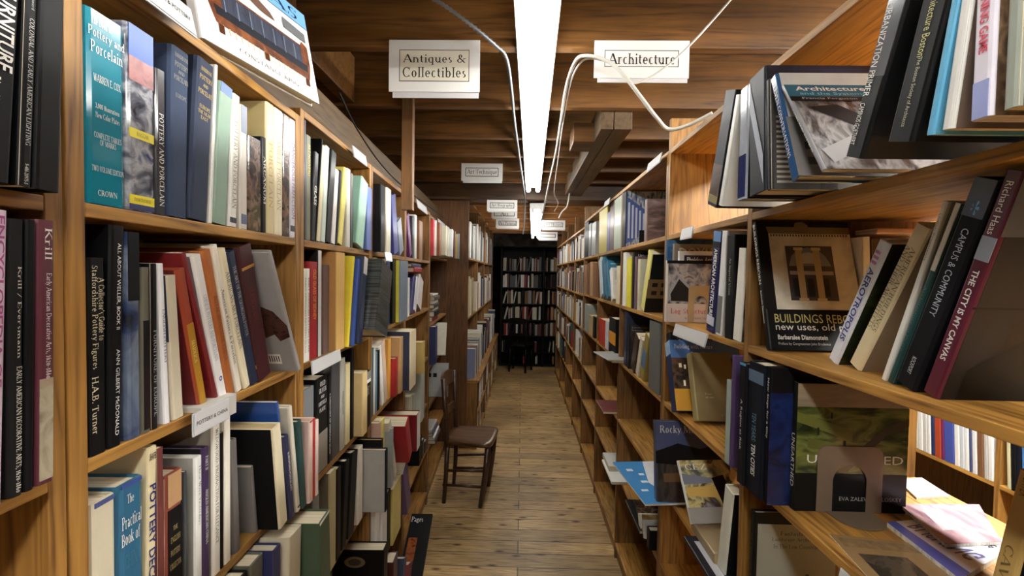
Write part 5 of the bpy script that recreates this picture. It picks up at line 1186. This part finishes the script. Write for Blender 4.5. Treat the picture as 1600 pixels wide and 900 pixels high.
row(RS, -.812, 'fourth shelf, far bay, open bookcase', hint='from back,', lim=N2, zt=-.50, w=.2, specs=[
  (1022, 1026, 1020, 656, (60, 66, 88), 'large magazine-like book with a dusk mountain ridge', dict(p=.07, w=.26, cover=P_DUSK, front=[('rect', 0, 0, 1, .34, (64, 74, 110)), ('text', 'Rocky Mountain', .06, .05, .84, .16, (210, 206, 196), S_), ('poly', [(0, .36), (.3, .26), (.6, .32), (1, .22), (1, .55), (0, .5)], (22, 20, 24)), ('poly', [(.1, .62), (.9, .56), (.9, .70), (.1, .72)], (110, 84, 56))])),
  (1119, 1131, 1132, 760, (226, 224, 208), 'leaning white book with black cover', dict(w=.17, cover=(24, 24, 26), p=.0)),
])
zf = EYE-.812
m_ = flat(RS, 1.41, .045, -.812, .012, .28, .22, (40, 40, 52), label='large dark glossy magazine jutting out of the fourth shelf', group=None, name='magazine', cat='magazine', rough=.15, coat=.8, cover=(46, 44, 58), hard=False, front=[('rect', .1, .1, .2, .9, (190, 190, 196))])
flat(RS, 1.44, .01, -.798, .03, .17, .11, (150, 130, 98), label='thick paperback of brown pages lying on the dark magazine', group=None, rough=.5, pg=PGO, hard=False)
Rm = Matrix.Rotation(.16, 3, 'Z') @ Matrix(((0, 1, 0), (-1, 0, 0), (0, 0, 1))) @ Matrix.Rotation(0, 3, 'X')
Mt = Matrix.Translation((.525, 1.40, EYE-.757)) @ (Matrix.Rotation(.10, 3, 'Z') @ Matrix.Rotation(-.62, 3, 'X') @ Matrix(((0, 1, 0), (-1, 0, 0), (0, 0, 1)))).to_4x4()
make_book(Mt, .012, .185, .165, (206, 206, 200), 'picture book with black, yellow and green landscape leaning on brown pages', None, cover=P_MIX, front=[('rect', 0, .76, 1, 1, (150, 146, 140)), ('text', 'CEZ', .12, .06, .55, .16, W_, S_), ('poly', [(.05, .45), (.6, .42), (.7, .62), (.05, .58)], (206, 170, 90)), ('poly', [(.6, .3), (.85, .25), (.95, .75), (.7, .72)], (40, 30, 30)), ('poly', [(.02, .22), (.6, .3), (.6, .38), (.02, .40)], (120, 124, 140))])
# second bookcase of the architecture side, first bay
M1 = (2.608, 1.826)
row(RS, .158, 'top shelf, first bay of second golden bookcase', hint='from back,', lim=M1, zt=.462, w=.2, specs=[
  (971, 976, 972, 303, (34, 36, 44), 'dark book with a blue glass building on its cover', dict(w=.25, cover=photo([(60, 74, 104), (120, 130, 150), (190, 196, 204), (40, 44, 60)], 22, stretch=(1, 3, 1), rough=.15, coat=.7), front=[('poly', [(.02, .1), (.45, .35), (.45, .75), (.02, .95)], (70, 90, 150)), ('many', [(.05+.08*i, .2+.05*i, .09+.08*i, .85) for i in range(5)], (200, 206, 220)), ('rect', .3, .7, 1, .95, (30, 32, 36))])),
  (1006, 1010, 1003, 316, (110, 84, 78), 'book with a swirling grey and rose cover', dict(w=.17, cover=photo([(40, 34, 34), (110, 90, 86), (176, 150, 146)], 7, stretch=(1, 1, 3), rough=.2, coat=.5))),
])
row(RS, -.165, 'second shelf, first bay of second golden bookcase', hint='from back,', lim=M1, zt=.138, w=.2, specs=[
  (972, 976, 970, 396, W_, 'white book with navy spine edge', {}),
  (978, 984, 976, 404, (232, 218, 60), 'bright yellow book', {}),
  (986, 989, 984, 396, (36, 36, 40), 'black cover book', dict(w=.26, front=[('text', 'Urban Images', .08, .03, .5, .09, W_, 'bold')])),
  (990, 993, 987, 402, (110, 84, 90), 'mauve book', {}),
  (995, 998, 993, 406, (206, 200, 170), 'cream book with a small tower', dict(w=.18, front=[('rect', .1, .1, .9, .5, (206, 206, 206)), ('rect', .1, .62, .9, .95, (226, 206, 60))])),
  (1000, 1006, 1016, 398, (226, 216, 130), 'leaning pale yellow book with dark building cover', dict(w=.2, cover=(22, 42, 50), front=[('rect', 0, .42, 1, 1, (120, 100, 70)), ('many', [(.1+.2*i, .48+.14*j, .22+.2*i, .55+.14*j) for i in range(4) for j in range(2)], (52, 44, 36)), ('rect', 0, .75, 1, 1, (40, 36, 34))])),
])
row(RS, -.481, 'third shelf, first bay of second golden bookcase', hint='from back,', lim=M1, zt=-.185, w=.2, specs=[
  (974, 978, 972, 486, NV, 'tall navy book', dict(w=.26, cover=(30, 36, 66))),
  (979, 982, 977, 505, (40, 40, 46), 'book with a dark city plan cover', dict(w=.235, cover=P_DUSK, front=[('text', 'Landscape in', .06, .04, .5, .08, (190, 190, 190), 'sans'), ('text', 'Industry', .06, .10, .3, .14, (190, 190, 190), 'sans')])),
  (984, 990, 996, 530, (60, 44, 32), 'leaning brown book', {}),
  (992, 996, 1003, 532, (206, 198, 176), 'leaning cream book', {}),
  (998, 1004, 1010, 528, (150, 130, 60), 'leaning yellow and blue book', dict(bands=[(.35, .75, (80, 110, 140))])),
  (1012, 1028, 1019, 502, (92, 92, 86), 'grey board book', dict(cover=(84, 84, 80), rough=.7)),
])
M2 = (3.388, 2.632)
row(RS, .158, 'top shelf, middle bay of second golden bookcase', hint='from back,', lim=M2, zt=.462, w=.2, specs=[
  (931, 942, 931, 334, (176, 160, 70), 'yellow green book', dict(cover=(150, 136, 60))),
  (943, 947, 943, 338, (56, 62, 110), 'blue violet book', {}),
  (948, 954, 953, 314, (74, 34, 36), 'dark red book', {}),
  (957, 968, 958, 301, (150, 160, 140), 'grey green book', dict(cover=(180, 184, 166), w=.22)),
])
row(RS, -.165, 'second shelf, middle bay of second golden bookcase', hint='from back,', lim=M2, zt=.138, w=.2, specs=[
  (938, 942, 922, 410, (176, 190, 196), 'leaning pale blue book', dict(w=.22)),
  (943, 947, 927, 411, (52, 100, 122), 'leaning teal boxed book', dict(w=.22, cover=(48, 104, 130))),
  (948, 952, 934, 416, (54, 108, 134), 'second leaning teal boxed book', dict(w=.22, cover=(52, 112, 140), front=[('rect', .1, .08, .9, .11, (150, 190, 200))])),
  (955, 958, 941, 424, W_, 'leaning white book with a red vase cover', dict(w=.18, cover=(206, 200, 192), front=[('poly', [(.4, .6), (.7, .55), (.8, .85), (.4, .9)], (120, 50, 40)), ('rect', .1, .1, .9, .4, (180, 176, 170))])),
  (962, 967, 960, 416, CR, 'cream book', {}),
])
row(RS, -.481, 'third shelf, middle bay of second golden bookcase', hint='from back,', lim=M2, zt=-.185, w=.2, specs=[
  (935, 943, 935, 496, (190, 54, 34), 'bright red book', dict(cover=(196, 60, 36))),
  (945, 949, 944, 500, (206, 206, 206), 'white book with a grey picture', dict(cover=(150, 150, 156))),
  (951, 961, 951, 494, (24, 22, 22), 'black and orange book', dict(bands=[(.38, .72, (226, 150, 30))], cover=(24, 22, 22))),
])
M3 = (4.156, 3.412)
row(RS, .158, 'top shelf, last bay of second golden bookcase', hint='from back,', lim=M3, zt=.462, w=.2, specs=[
  (913, 918, 913, 350, (40, 42, 46), 'dark grey board book', dict(w=.22)),
  (919, 923, 919, 352, (120, 120, 118), 'grey book', {}),
  (924, 930, 925, 350, (150, 150, 146), 'pale grey book', {}),
])
row(RS, -.165, 'second shelf, last bay of second golden bookcase', hint='from back,', lim=M3, zt=.138, w=.2, specs=[
  (912, 916, 911, 414, (150, 110, 74), 'tan book', {}), (917, 920, 916, 412, (110, 72, 50), 'brown book', {}),
  (921, 925, 920, 410, (176, 140, 96), 'light tan book', {}), (926, 931, 925, 412, (130, 88, 62), 'reddish brown book', {}),
])
row(RS, -.481, 'third shelf, last bay of second golden bookcase', hint='from back,', lim=M3, zt=-.185, w=.2, specs=[
  (913, 918, 913, 474, (150, 156, 150), 'tall grey book', dict(w=.24, cover=(150, 156, 150), front=[('poly', [(.3, .55), (.6, .5), (.7, .75), (.4, .8)], (190, 196, 190))])),
  (920, 924, 921, 492, (196, 166, 120), 'tan book', {}), (926, 929, 927, 494, (24, 22, 22), 'black book', {}),
])
# flat things on the almost empty lower shelves
flat(RS, 1.96, .10, -.812, .010, .30, .22, (30, 30, 34), label='black magazine under the blue map magazine', group=None, name='magazine', cat='magazine', hard=False)
flat(RS, 1.95, .115, -.8005, .006, .36, .26, (226, 228, 232), ang=.12, label='white and sky blue magazine with a map jutting from the fourth shelf', group=None, name='magazine', cat='magazine', hard=False, rough=.2, front=[('poly', [(0, 0), (.5, 0), (.3, .55), (.5, 1), (0, 1)], (74, 140, 196)), ('many', [(.12, .2, .22, .26), (.26, .32, .34, .37), (.2, .5, .3, .55), (.1, .7, .2, .74)], (226, 234, 240))])
flat(RS, 2.26, .03, -1.12, .014, .28, .22, (20, 20, 22), label='large black magazine on the fifth shelf', group=None, name='magazine', cat='magazine', hard=False)
flat(RS, 2.24, .02, -1.1055, .010, .26, .2, (40, 26, 22), ang=-.1, label='brown picture magazine lying on the large black one', group=None, name='magazine', cat='magazine', hard=False, cover=P_DARKB)
row(RS, -1.12, 'fifth shelf, first bay of second golden bookcase', hint='from back,', lim=(2.22, 1.828), zt=-.832, w=.2, specs=[
  (998, 1003, 992, 800, W_, 'white magazine with tan picture', dict(p=.02, cover=photo([(96, 74, 44), (176, 144, 90), (206, 190, 150)], 20))),
  (1005, 1008, 1000, 806, (206, 206, 206), 'pale magazine', dict(p=.02)),
  (1010, 1014, 1006, 812, BK, 'black magazine', dict(p=.02)),
])
flat(RS, 2.95, .07, -.812, .012, .26, .2, (110, 50, 46), label='maroon magazine on the fourth shelf of the middle bay', group=None, name='magazine', cat='magazine', hard=False)
flat(RS, 2.75, .06, -1.12, .014, .3, .22, W_, label='white magazine on the fifth shelf of the middle bay', group=None, name='magazine', cat='magazine', hard=False)
flat(RS, 2.78, .05, -1.1055, .03, .2, .15, (206, 204, 196), label='white paperback lying on the white magazine', group=None)
flat(RS, 2.80, .06, -.481, .012, .27, .2, (60, 60, 62), label='dark magazine under the curled one on the third shelf', group=None, name='magazine', cat='magazine', hard=False)
flat(RS, 2.78, .08, -.468, .008, .27, .2, (150, 150, 146), ang=.15, label='curled grey magazine jutting from the third shelf', group=None, name='magazine', cat='magazine', hard=False)
# ------------------------------------------------------------------ the neighbouring aisle
AS = Side((2.0, 0, 0), (0, 1, 0), (-1, 0, 0), True)
bookcase('bookcase', 'brightly lit golden bookcase of the neighbouring aisle', AS, [1.05, 1.95, 2.9], dict(A=.3, B=-.2, C=-.846, D=-1.25, E=-1.53), .25, (PINE_Y, PINE_Z), back=BR)
cs = [W_, (206, 206, 200), W_, (196, 190, 170), W_, (206, 204, 200), W_, (40, 50, 90), (170, 70, 40), (110, 40, 90), (70, 84, 160), W_, (206, 210, 216), W_, (60, 70, 110), (226, 226, 226), (120, 84, 56), (190, 186, 180), W_, (196, 190, 150), (24, 24, 26), (30, 34, 50), (70, 120, 180), (60, 110, 170), (206, 214, 226), W_]
hs = [10, 7, 9, 6, 8, 7, 6, 6, 11, 5, 17, 9, 8, 7, 5, 8, 11, 7, 9, 6, 9, 8, 13, 14, 10, 12]
x = 1424; sp = []
for c, wd in zip(cs, hs):
    sp.append((x, x+wd*.94, x-3, 560 + (x-1424)*.3, c, None, dict(w=.17))); x += wd*.94
for a_, b_ in ((0, 19), (19, 26)):
    row(AS, -.846, 'lit shelf of the neighbouring aisle' + (', nearer half' if a_ else ''), sp[a_:b_], hint='from back,', lim=(1.937, 1.075) if a_ else (2.878, 1.9635), w=.17)
# ------------------------------------------------------------------ bookcase behind the post, stacked bookcase
LD_ = (2.444, 3.176)
row(LS, .080, 'top shelf of the chair bookcase', lim=LD_, zt=.39, specs=[
  (638, 642, 632, 336, (104, 44, 110), 'leaning purple book with white sticker', dict(w=.2)), (644, 647, 640, 334, (60, 56, 60), 'leaning dark book', {}), (648, 651, 645, 333, W_, 'leaning white book', {}),
  (655, 660, 655, 344, (130, 84, 44), 'brown board book', dict(w=.2, cover=(130, 84, 44)))])
row(LS, -.2415, 'second shelf of the chair bookcase', lim=LD_, zt=-.005, specs=[
  (637, 640, 638, 434, W_, 'white book', {}), (641, 645, 650, 430, (66, 60, 110), 'leaning purple book', {}), (646, 650, 655, 428, (206, 206, 214), 'leaning white and violet book', dict(cover=(200, 200, 206))), (651, 658, 664, 432, (216, 206, 204), 'leaning white book with flower cover', dict(w=.2, cover=(206, 196, 196)))])
g = 'books lying on the upright books of the chair bookcase'
flat(LS, 2.56, .02, .0, .028, .24, .18, (150, 30, 34), label='red book lying across the upright books behind the post', group=g)
flat(LS, 2.55, .01, .029, .02, .26, .19, (40, 46, 80), label='navy book lying on the red one behind the post', group=g)
row(LS, -.58, 'third shelf of the chair bookcase', lim=LD_, zt=-.264, specs=[
  (640, 644, 640, 560, (60, 50, 44), 'dark brown book', {}), (650, 654, 646, 548, (190, 160, 90), 'leaning tan magazine with black letters', dict(w=.22, p=.06, cover=(190, 164, 100))),
  (657, 660, 657, 556, (150, 150, 150), 'grey book', {})])
row(LS, -.905, 'fourth shelf of the chair bookcase', lim=LD_, zt=-.602, specs=[
  (640, 644, 641, 620, (190, 184, 160), 'pale book', {}), (646, 650, 648, 616, (170, 166, 150), 'grey cream book', {}),
  (658, 663, 659, 573, (176, 180, 172), 'big pale grey board book', dict(w=.22, cover=(176, 180, 172), p=.03))])
row(LS, -1.22, 'fifth shelf of the chair bookcase', lim=LD_, zt=-.93, specs=[
  (655, 659, 654, 690, (30, 34, 44), 'dark book', {}), (660, 663, 659, 692, (60, 50, 44), 'brown book', {}), (664, 667, 663, 694, (34, 40, 60), 'navy book', {})])
gE = 'books on the top row of the stacked bookcase'
uE = 3.24
for c, t, h, p, ln, d in [((206, 60, 70), .03, .25, .02, 0, 'red and white book'), (W_, .03, .25, .03, 0, 'white book'), ((130, 74, 40), .09, .24, .05, 0, 'brown and black boxed book'), ((206, 200, 176), .08, .22, .08, .15, 'leaning cream book'),
                          ((196, 190, 170), .06, .22, .08, .15, 'leaning pale book'), ((226, 226, 224), .07, .22, .10, .15, 'leaning white book'), ((90, 40, 44), .05, .22, .11, 0, 'maroon book'), ((176, 140, 60), .04, .2, .12, 0, 'gold book'), ((110, 122, 130), .06, .21, .13, 0, 'slate grey book')]:
    at(LS, uE, p, .12, t, h, .2, c, lean=ln, label=d + ' on the stacked bookcase top row by the dark end panel', group=gE); uE += t + (.045 if ln else .012)
z0 = -.36; gE = 'books stacked flat in the stacked bookcase'
for k, (c, t, w_, d) in enumerate([((120, 24, 30), .035, .2, 'red'), ((40, 36, 36), .04, .18, 'dark brown'), (W_, .02, .17, 'white'), ((60, 56, 52), .03, .19, 'grey brown'), ((206, 200, 180), .025, .18, 'cream'), ((90, 84, 76), .03, .17, 'taupe'), ((214, 210, 196), .015, .2, 'off white')]):
    flat(LS, 3.36+.01*(k % 3), .0+.012*(k % 2), z0, t, .26-.01*(k % 2), w_, c, label='%s book in the flat stack beside the dark end panel, %s from its bottom' % (d, ORD[k+1]), group=gE); z0 += t+.001
at(LS, 3.3, .03, -.66, .10, .27, .2, (44, 52, 92), label='big navy book under the flat stack of the stacked bookcase', group=None, cover=(44, 52, 92))
at(LS, 3.62, .06, -.66, .04, .26, .18, (226, 220, 200), lean=.25, label='leaning cream paperback beside the big navy book', group=None)
at(LS, 3.50, .10, -.95, .02, .255, .20, (150, 152, 150), lean=.12, label='grey picture book with black squares leaning out behind the chair', group=None, cover=(170, 172, 170), back=[('many', [(.2, .3, .34, .42), (.42, .3, .56, .42)], (20, 20, 22))])
z0 = -1.24
for k, (c, t, d) in enumerate([((60, 30, 44), .03, 'plum'), (W_, .02, 'white'), ((70, 60, 90), .03, 'violet'), ((200, 196, 186), .02, 'pale')]):
    flat(LS, 3.3, .04-.01*k, z0, t, .26, .2, c, label='%s book in the low flat stack behind the chair, %s up' % (d, ORD[k+1]), group='books in the low stack behind the chair'); z0 += t+.001
# ------------------------------------------------------------------ sofa book on top of the pottery bookcase
th = math.radians(14)
Ud = (LS.u*math.cos(th) + LS.n*math.sin(th)); Nd = (LS.n*math.cos(th) - LS.u*math.sin(th))
Rb = Matrix((Nd, Ud, ZV)).transposed() @ Matrix.Rotation(-.20, 3, 'Y')
BRW = photo([(60, 30, 18), (110, 60, 34), (150, 92, 56)], 40, rough=.3, coat=.4)
NVS = photo([(34, 38, 50), (64, 70, 86), (44, 48, 62)], 18, stretch=(1, 8, 1), rough=.3, coat=.4)
slat = [(.16+.045*i, .775, .17+.045*i, .84) for i in range(14)]
make_book(Matrix.Translation(LS.P(.81, -.022, .390)) @ Rb.to_4x4(), .022, .215, .315, (232, 232, 230), 'large white sofa book leaning on top of the pottery bookcase', None, name='book', cover=(236, 236, 234), rough=.2, front=[
  ('rect', 0, 0, 1, .17, (120, 176, 214)), ('text', 'SOFAS', .18, .03, .90, .14, (34, 52, 96), S_), ('rect', 0, .172, 1, .18, (40, 60, 100)),
  ('poly', [(.10, .40), (.16, .37), (.19, .42), (.88, .42), (.90, .37), (.96, .40), (.96, .62), (.93, .78), (.12, .78), (.08, .62)], BRW),
  ('poly', [(.18, .44), (.88, .44), (.88, .64), (.18, .64)], NVS), ('poly', [(.12, .62), (.93, .62), (.92, .70), (.13, .70)], (40, 44, 58)),
  ('many', [(.20+.10*i, .46, .207+.10*i, .63) for i in range(7)], (130, 140, 160)), ('many', slat, (206, 190, 160)), ('many', [(.13, .78, .17, .86), (.48, .78, .52, .85), (.88, .78, .92, .86)], (80, 44, 26)),
  ('poly', [(.10, .20), (.24, .20), (.26, .30), (.22, .27), (.14, .27), (.10, .31)], (120, 34, 30)), ('poly', [(.36, .24), (.44, .22), (.60, .30), (.64, .36), (.52, .36), (.40, .32)], (110, 84, 74)), ('poly', [(.72, .24), (.95, .26), (.95, .36), (.72, .35)], (110, 112, 116)),
  ('text', 'CONSTANCE KING', .26, .90, .78, .94, (60, 56, 54), S_)])
# ------------------------------------------------------------------ shelf labels
CARD = paint((206, 206, 206), .35, coat=.3, var=.03); CLEAR = paint((196, 198, 202), .3, .2)
def label_card(label, side, x0, x1, z, hgt, text=None, p=.004, tilt=-.35, base=0):
    u0, u1 = side.u_of(x0, z, p), side.u_of(x1, z, p); sg = -1 if side.right else 1
    L = abs(u1-u0); R = side.rot() @ Matrix.Rotation(tilt*.5, 3, 'X')
    t = bpy.data.objects.new('shelf_label', None); COL.objects.link(t); t.empty_display_size = .03
    t.matrix_world = Matrix.Translation(side.P(u0, p, z)) @ R.to_4x4(); tag(t, label, 'label', 'shelf labels')
    m = MB(); m.box((0, -.0012, -hgt), (L, 0, 0)); card = m.build('card', CARD, t)
    m = MB(); m.box((-.002, .0003, -hgt-.003), (L+.002, .0022, .001)); m.box((-.002, .0003, -.001), (L+.002, .035, .001)) if base else None; m.build('holder', CLEAR, t)
    if text:
        m = MB(); a = text_mesh(text, 'sans')[2]; w = min(L*.9, hgt*.42*a); hh = min(hgt*.42, w/a)
        put_text(m, text, (L/2-w/2, -.0016, -hgt/2-hh/2), (w, 0, 0), (0, 0, hh)); m.build('lettering', INK, card)
    return t
label_card('long white label for glass, porcelain and pottery above the teal book', LS, 168, 297, .405, .042, 'GLASS, PORCELAIN & POTTERY', p=.022, tilt=-.45)
m = thing('label_block', 'thick grey white shelf block behind the pottery and china label', 'shelf block', LS.P(.8, 0, -.2415))
mb = MB(); LS.box(mb, .772, .872, -.10, .012, -.241, -.233); part(mb, 'slab', paint((196, 190, 180), .6), m); mb = MB(); LS.box(mb, .772, .872, .0125, .0165, -.270, -.233); part(mb, 'front_flap', paint((190, 188, 182), .5), m)
bpy.data.objects.remove(m.children[0]) if False else None
label_card('white label reading pottery and china under the leaning books', LS, 303, 357, -.2365, .034, 'POTTERY & CHINA', p=.019, tilt=0)
label_card('small white label on the album bookcase top board', LS, 551, 571, .408, .034, None, p=.02)
label_card('white label under the red and brown glass books', LS, 487, 531, -.238, .032, None, p=.02, tilt=-.2)
label_card('small white label above the slate blue book by the post', LS, 601, 611, .082, .034, None, p=.02)
label_card('white label on the chair bookcase top board', LS, 651, 666, .41, .045, None, p=.02)
label_card('white label on the stacked bookcase top board', LS, 684, 695, .40, .05, None, p=.02)
label_card('white label at the far end of the stacked bookcase top board', LS, 697, 702, .40, .05, None, p=.02)
label_card('white label on the top board of the second golden bookcase', RS, 1013, 1034, .483, .036, None, p=.02)
label_card('small white label further along the same golden top board', RS, 945, 953, .483, .036, None, p=.02)
label_card('white label at the open bookcase end of its upper shelf', RS, 1066, 1084, .159, .034, None, p=.02)
label_card('white label strip below the log cabin book', RS, 1056, 1106, -.161, .036, None, p=.03, tilt=-.5)
label_card('white label on the shelf edge beneath the brown old clipping', RS, 1314, 1350, -.479, .030, 'Arch', p=.02)
# ------------------------------------------------------------------ far deep block: nearest books one by one
LF = [(4.225, 5.19)]
row(FS, .146, 'top row of the deep far bookcase', lim=(4.23, 5.09), zt=.66, w=.24, p=0, specs=[
  (735, 737, 735, 346, W_, None, {}), (738, 739, 738, 350, (60, 60, 60), None, {}), (740, 741, 743, 356, (206, 206, 200), 'leaning pale grey book', {}), (742, 743, 747, 358, W_, 'leaning white book', {}), (744, 745, 748, 356, (110, 110, 96), 'olive book', {}), (746, 747, 750, 354, (220, 220, 214), 'second leaning pale book', {})])
row(FS, -.41, 'second row of the deep far bookcase', lim=(4.23, 5.09), zt=.1, w=.24, specs=[
  (733, 735, 733, 432, (190, 176, 140), None, {}), (736, 737, 736, 436, (206, 200, 176), None, {}), (738, 740, 738, 434, (150, 130, 96), None, {}), (745, 746, 745, 440, (206, 200, 186), None, {})])
flat(FS, 5.3, .0, .146, .02, .01, .01, W_, label='x') if False else None
gF = 'books on the ledge of the deep far bookcase'; uf = 4.3
for k, (c, t, h) in enumerate([((130, 140, 170), .07, .28), (W_, .03, .27), ((150, 120, 110), .05, .29), ((90, 40, 50), .04, .27), ((206, 206, 206), .05, .28), ((176, 176, 160), .04, .3), ((70, 80, 110), .07, .31), ((206, 200, 180), .05, .33), ((220, 214, 196), .05, .36), (W_, .04, .38), ((50, 50, 54), .05, .33)]):
    at(FS, uf, .06, -.99, t, h, .2, c, label='%s book on the ledge of the deep far bookcase, %s from its near end' % (cname(c), ORD[k+1]), group=gF); uf += t+.02
# ------------------------------------------------------------------ everything smaller and further off
PAL = [W_, (214, 204, 180), (190, 180, 156), (26, 26, 28), (44, 44, 50), (96, 40, 40), (150, 34, 36), (60, 74, 110), (36, 44, 70), (150, 150, 146), (90, 90, 92), (176, 130, 80), (116, 80, 54), (206, 190, 120), (60, 90, 90), (226, 226, 224), (206, 206, 200)]
rr = random.Random(5)
mb = MB()
def fill(side, u0, u1, z, h0, h1, dens=.9, w=.19, p=0.0, t0=.012, t1=.045, pal=None, leanp=.12):
    u = u0 + .005
    while u < u1-.02:
        t = rr.uniform(t0, t1); t = min(t, u1-u-.004)
        if rr.random() < dens and t > .006:
            h = rr.uniform(h0, h1); c = rr.choice(pal or range(len(PAL))); ln = rr.uniform(.1, .3) if rr.random() < leanp else 0
            sg = -1 if side.right else 1
            if ln and u + t + h*math.sin(ln) > u1: ln = 0
            ub = u if not side.right else u+t
            R = side.rot() @ Matrix.Rotation(ln*sg, 3, 'Y')
            M = Matrix.Translation(side.P(ub, p - rr.random()*.02, z + max(0, t*math.sin(ln*sg)) + .001)) @ R.to_4x4()
            k = len(mb.v)
            u_faces(0, 0, h, uprof(t, w, .0025, .003), mb, c)
            k2 = len(mb.v)
            q = MB(); q.box((.0025, .004, .003), (t-.0025, w-.004, h-.003)); mb.add(q.v, q.f, len(PAL))
            for i in range(k, len(mb.v)): mb.v[i] = M @ mb.v[i]
            u += t + (h*math.sin(ln) if ln else 0) + .001
        else: u += t*1.5
light = [0, 1, 2, 9, 10, 15, 16, 3, 4, 7, 11, 5]
for a, b in ((4.20, 4.935), (4.965, 5.735), (5.765, 6.585), (6.615, 7.48)):
    for z, hh in ((.158, .24), (-.175, .27), (-.49, .25)):
        fill(RS, a+.005, b-.005, z, hh*.72, hh, .97, pal=light)
    fill(RS, a+.005, b-.005, -.812, .18, .26, .55)
    if a > 5: fill(RS, a+.005, b-.005, -1.12, .18, .26, .5)
for a, b in ((2.59, 2.75), (3.40, 3.62)): fill(RS, a, b, -.812, .2, .24, .5)
for a, b in ((5.125, 5.995), (6.025, 6.795), (6.825, 7.645)):
    fill(FS, a, b, .146, .3, .42, .9, .24, pal=light, t0=.02); fill(FS, a, b, -.41, .3, .42, .92, .24, pal=light, t0=.02)
    fill(FS, a, b, -.99, .26, .40, .9, .2, p=.06, pal=light, t0=.02)
for a, b in ((4.225, 5.095), (5.125, 5.995), (6.025, 6.795), (6.825, 7.645)):
    fill(FS, a, b, -1.3, .2, .27, .8, .2, p=.09, pal=light); fill(FS, a, b, -1.55, .17, .22, .8, .2, p=.09, pal=light)
for z, hh in zip([q-EYE for q in BZ[1:]], (.25, .25, .25, .24, .24, .2, .15)):
    fill(BC, -.345, .355, z, hh*.8, hh, .93 if z > -1.2 else .3, .2, p=-.03, pal=[3, 4, 0, 1, 2, 5, 6, 9, 10, 12, 16, 3, 4, 10])
    fill(BC, .395, .735, z, hh*.8, hh, .8 if z > -1.2 else .3, .2, p=-.03, pal=[0, 1, 2, 5, 9, 12, 11, 4])
# rows of the neighbouring aisle that only show as slivers
o = mb.build('distant_books', [paint(c, .5, .1) for c in PAL] + [PG])
o['kind'] = 'stuff'; tag(o, 'small books on the furthest shelves and in the black bookcase', 'books')
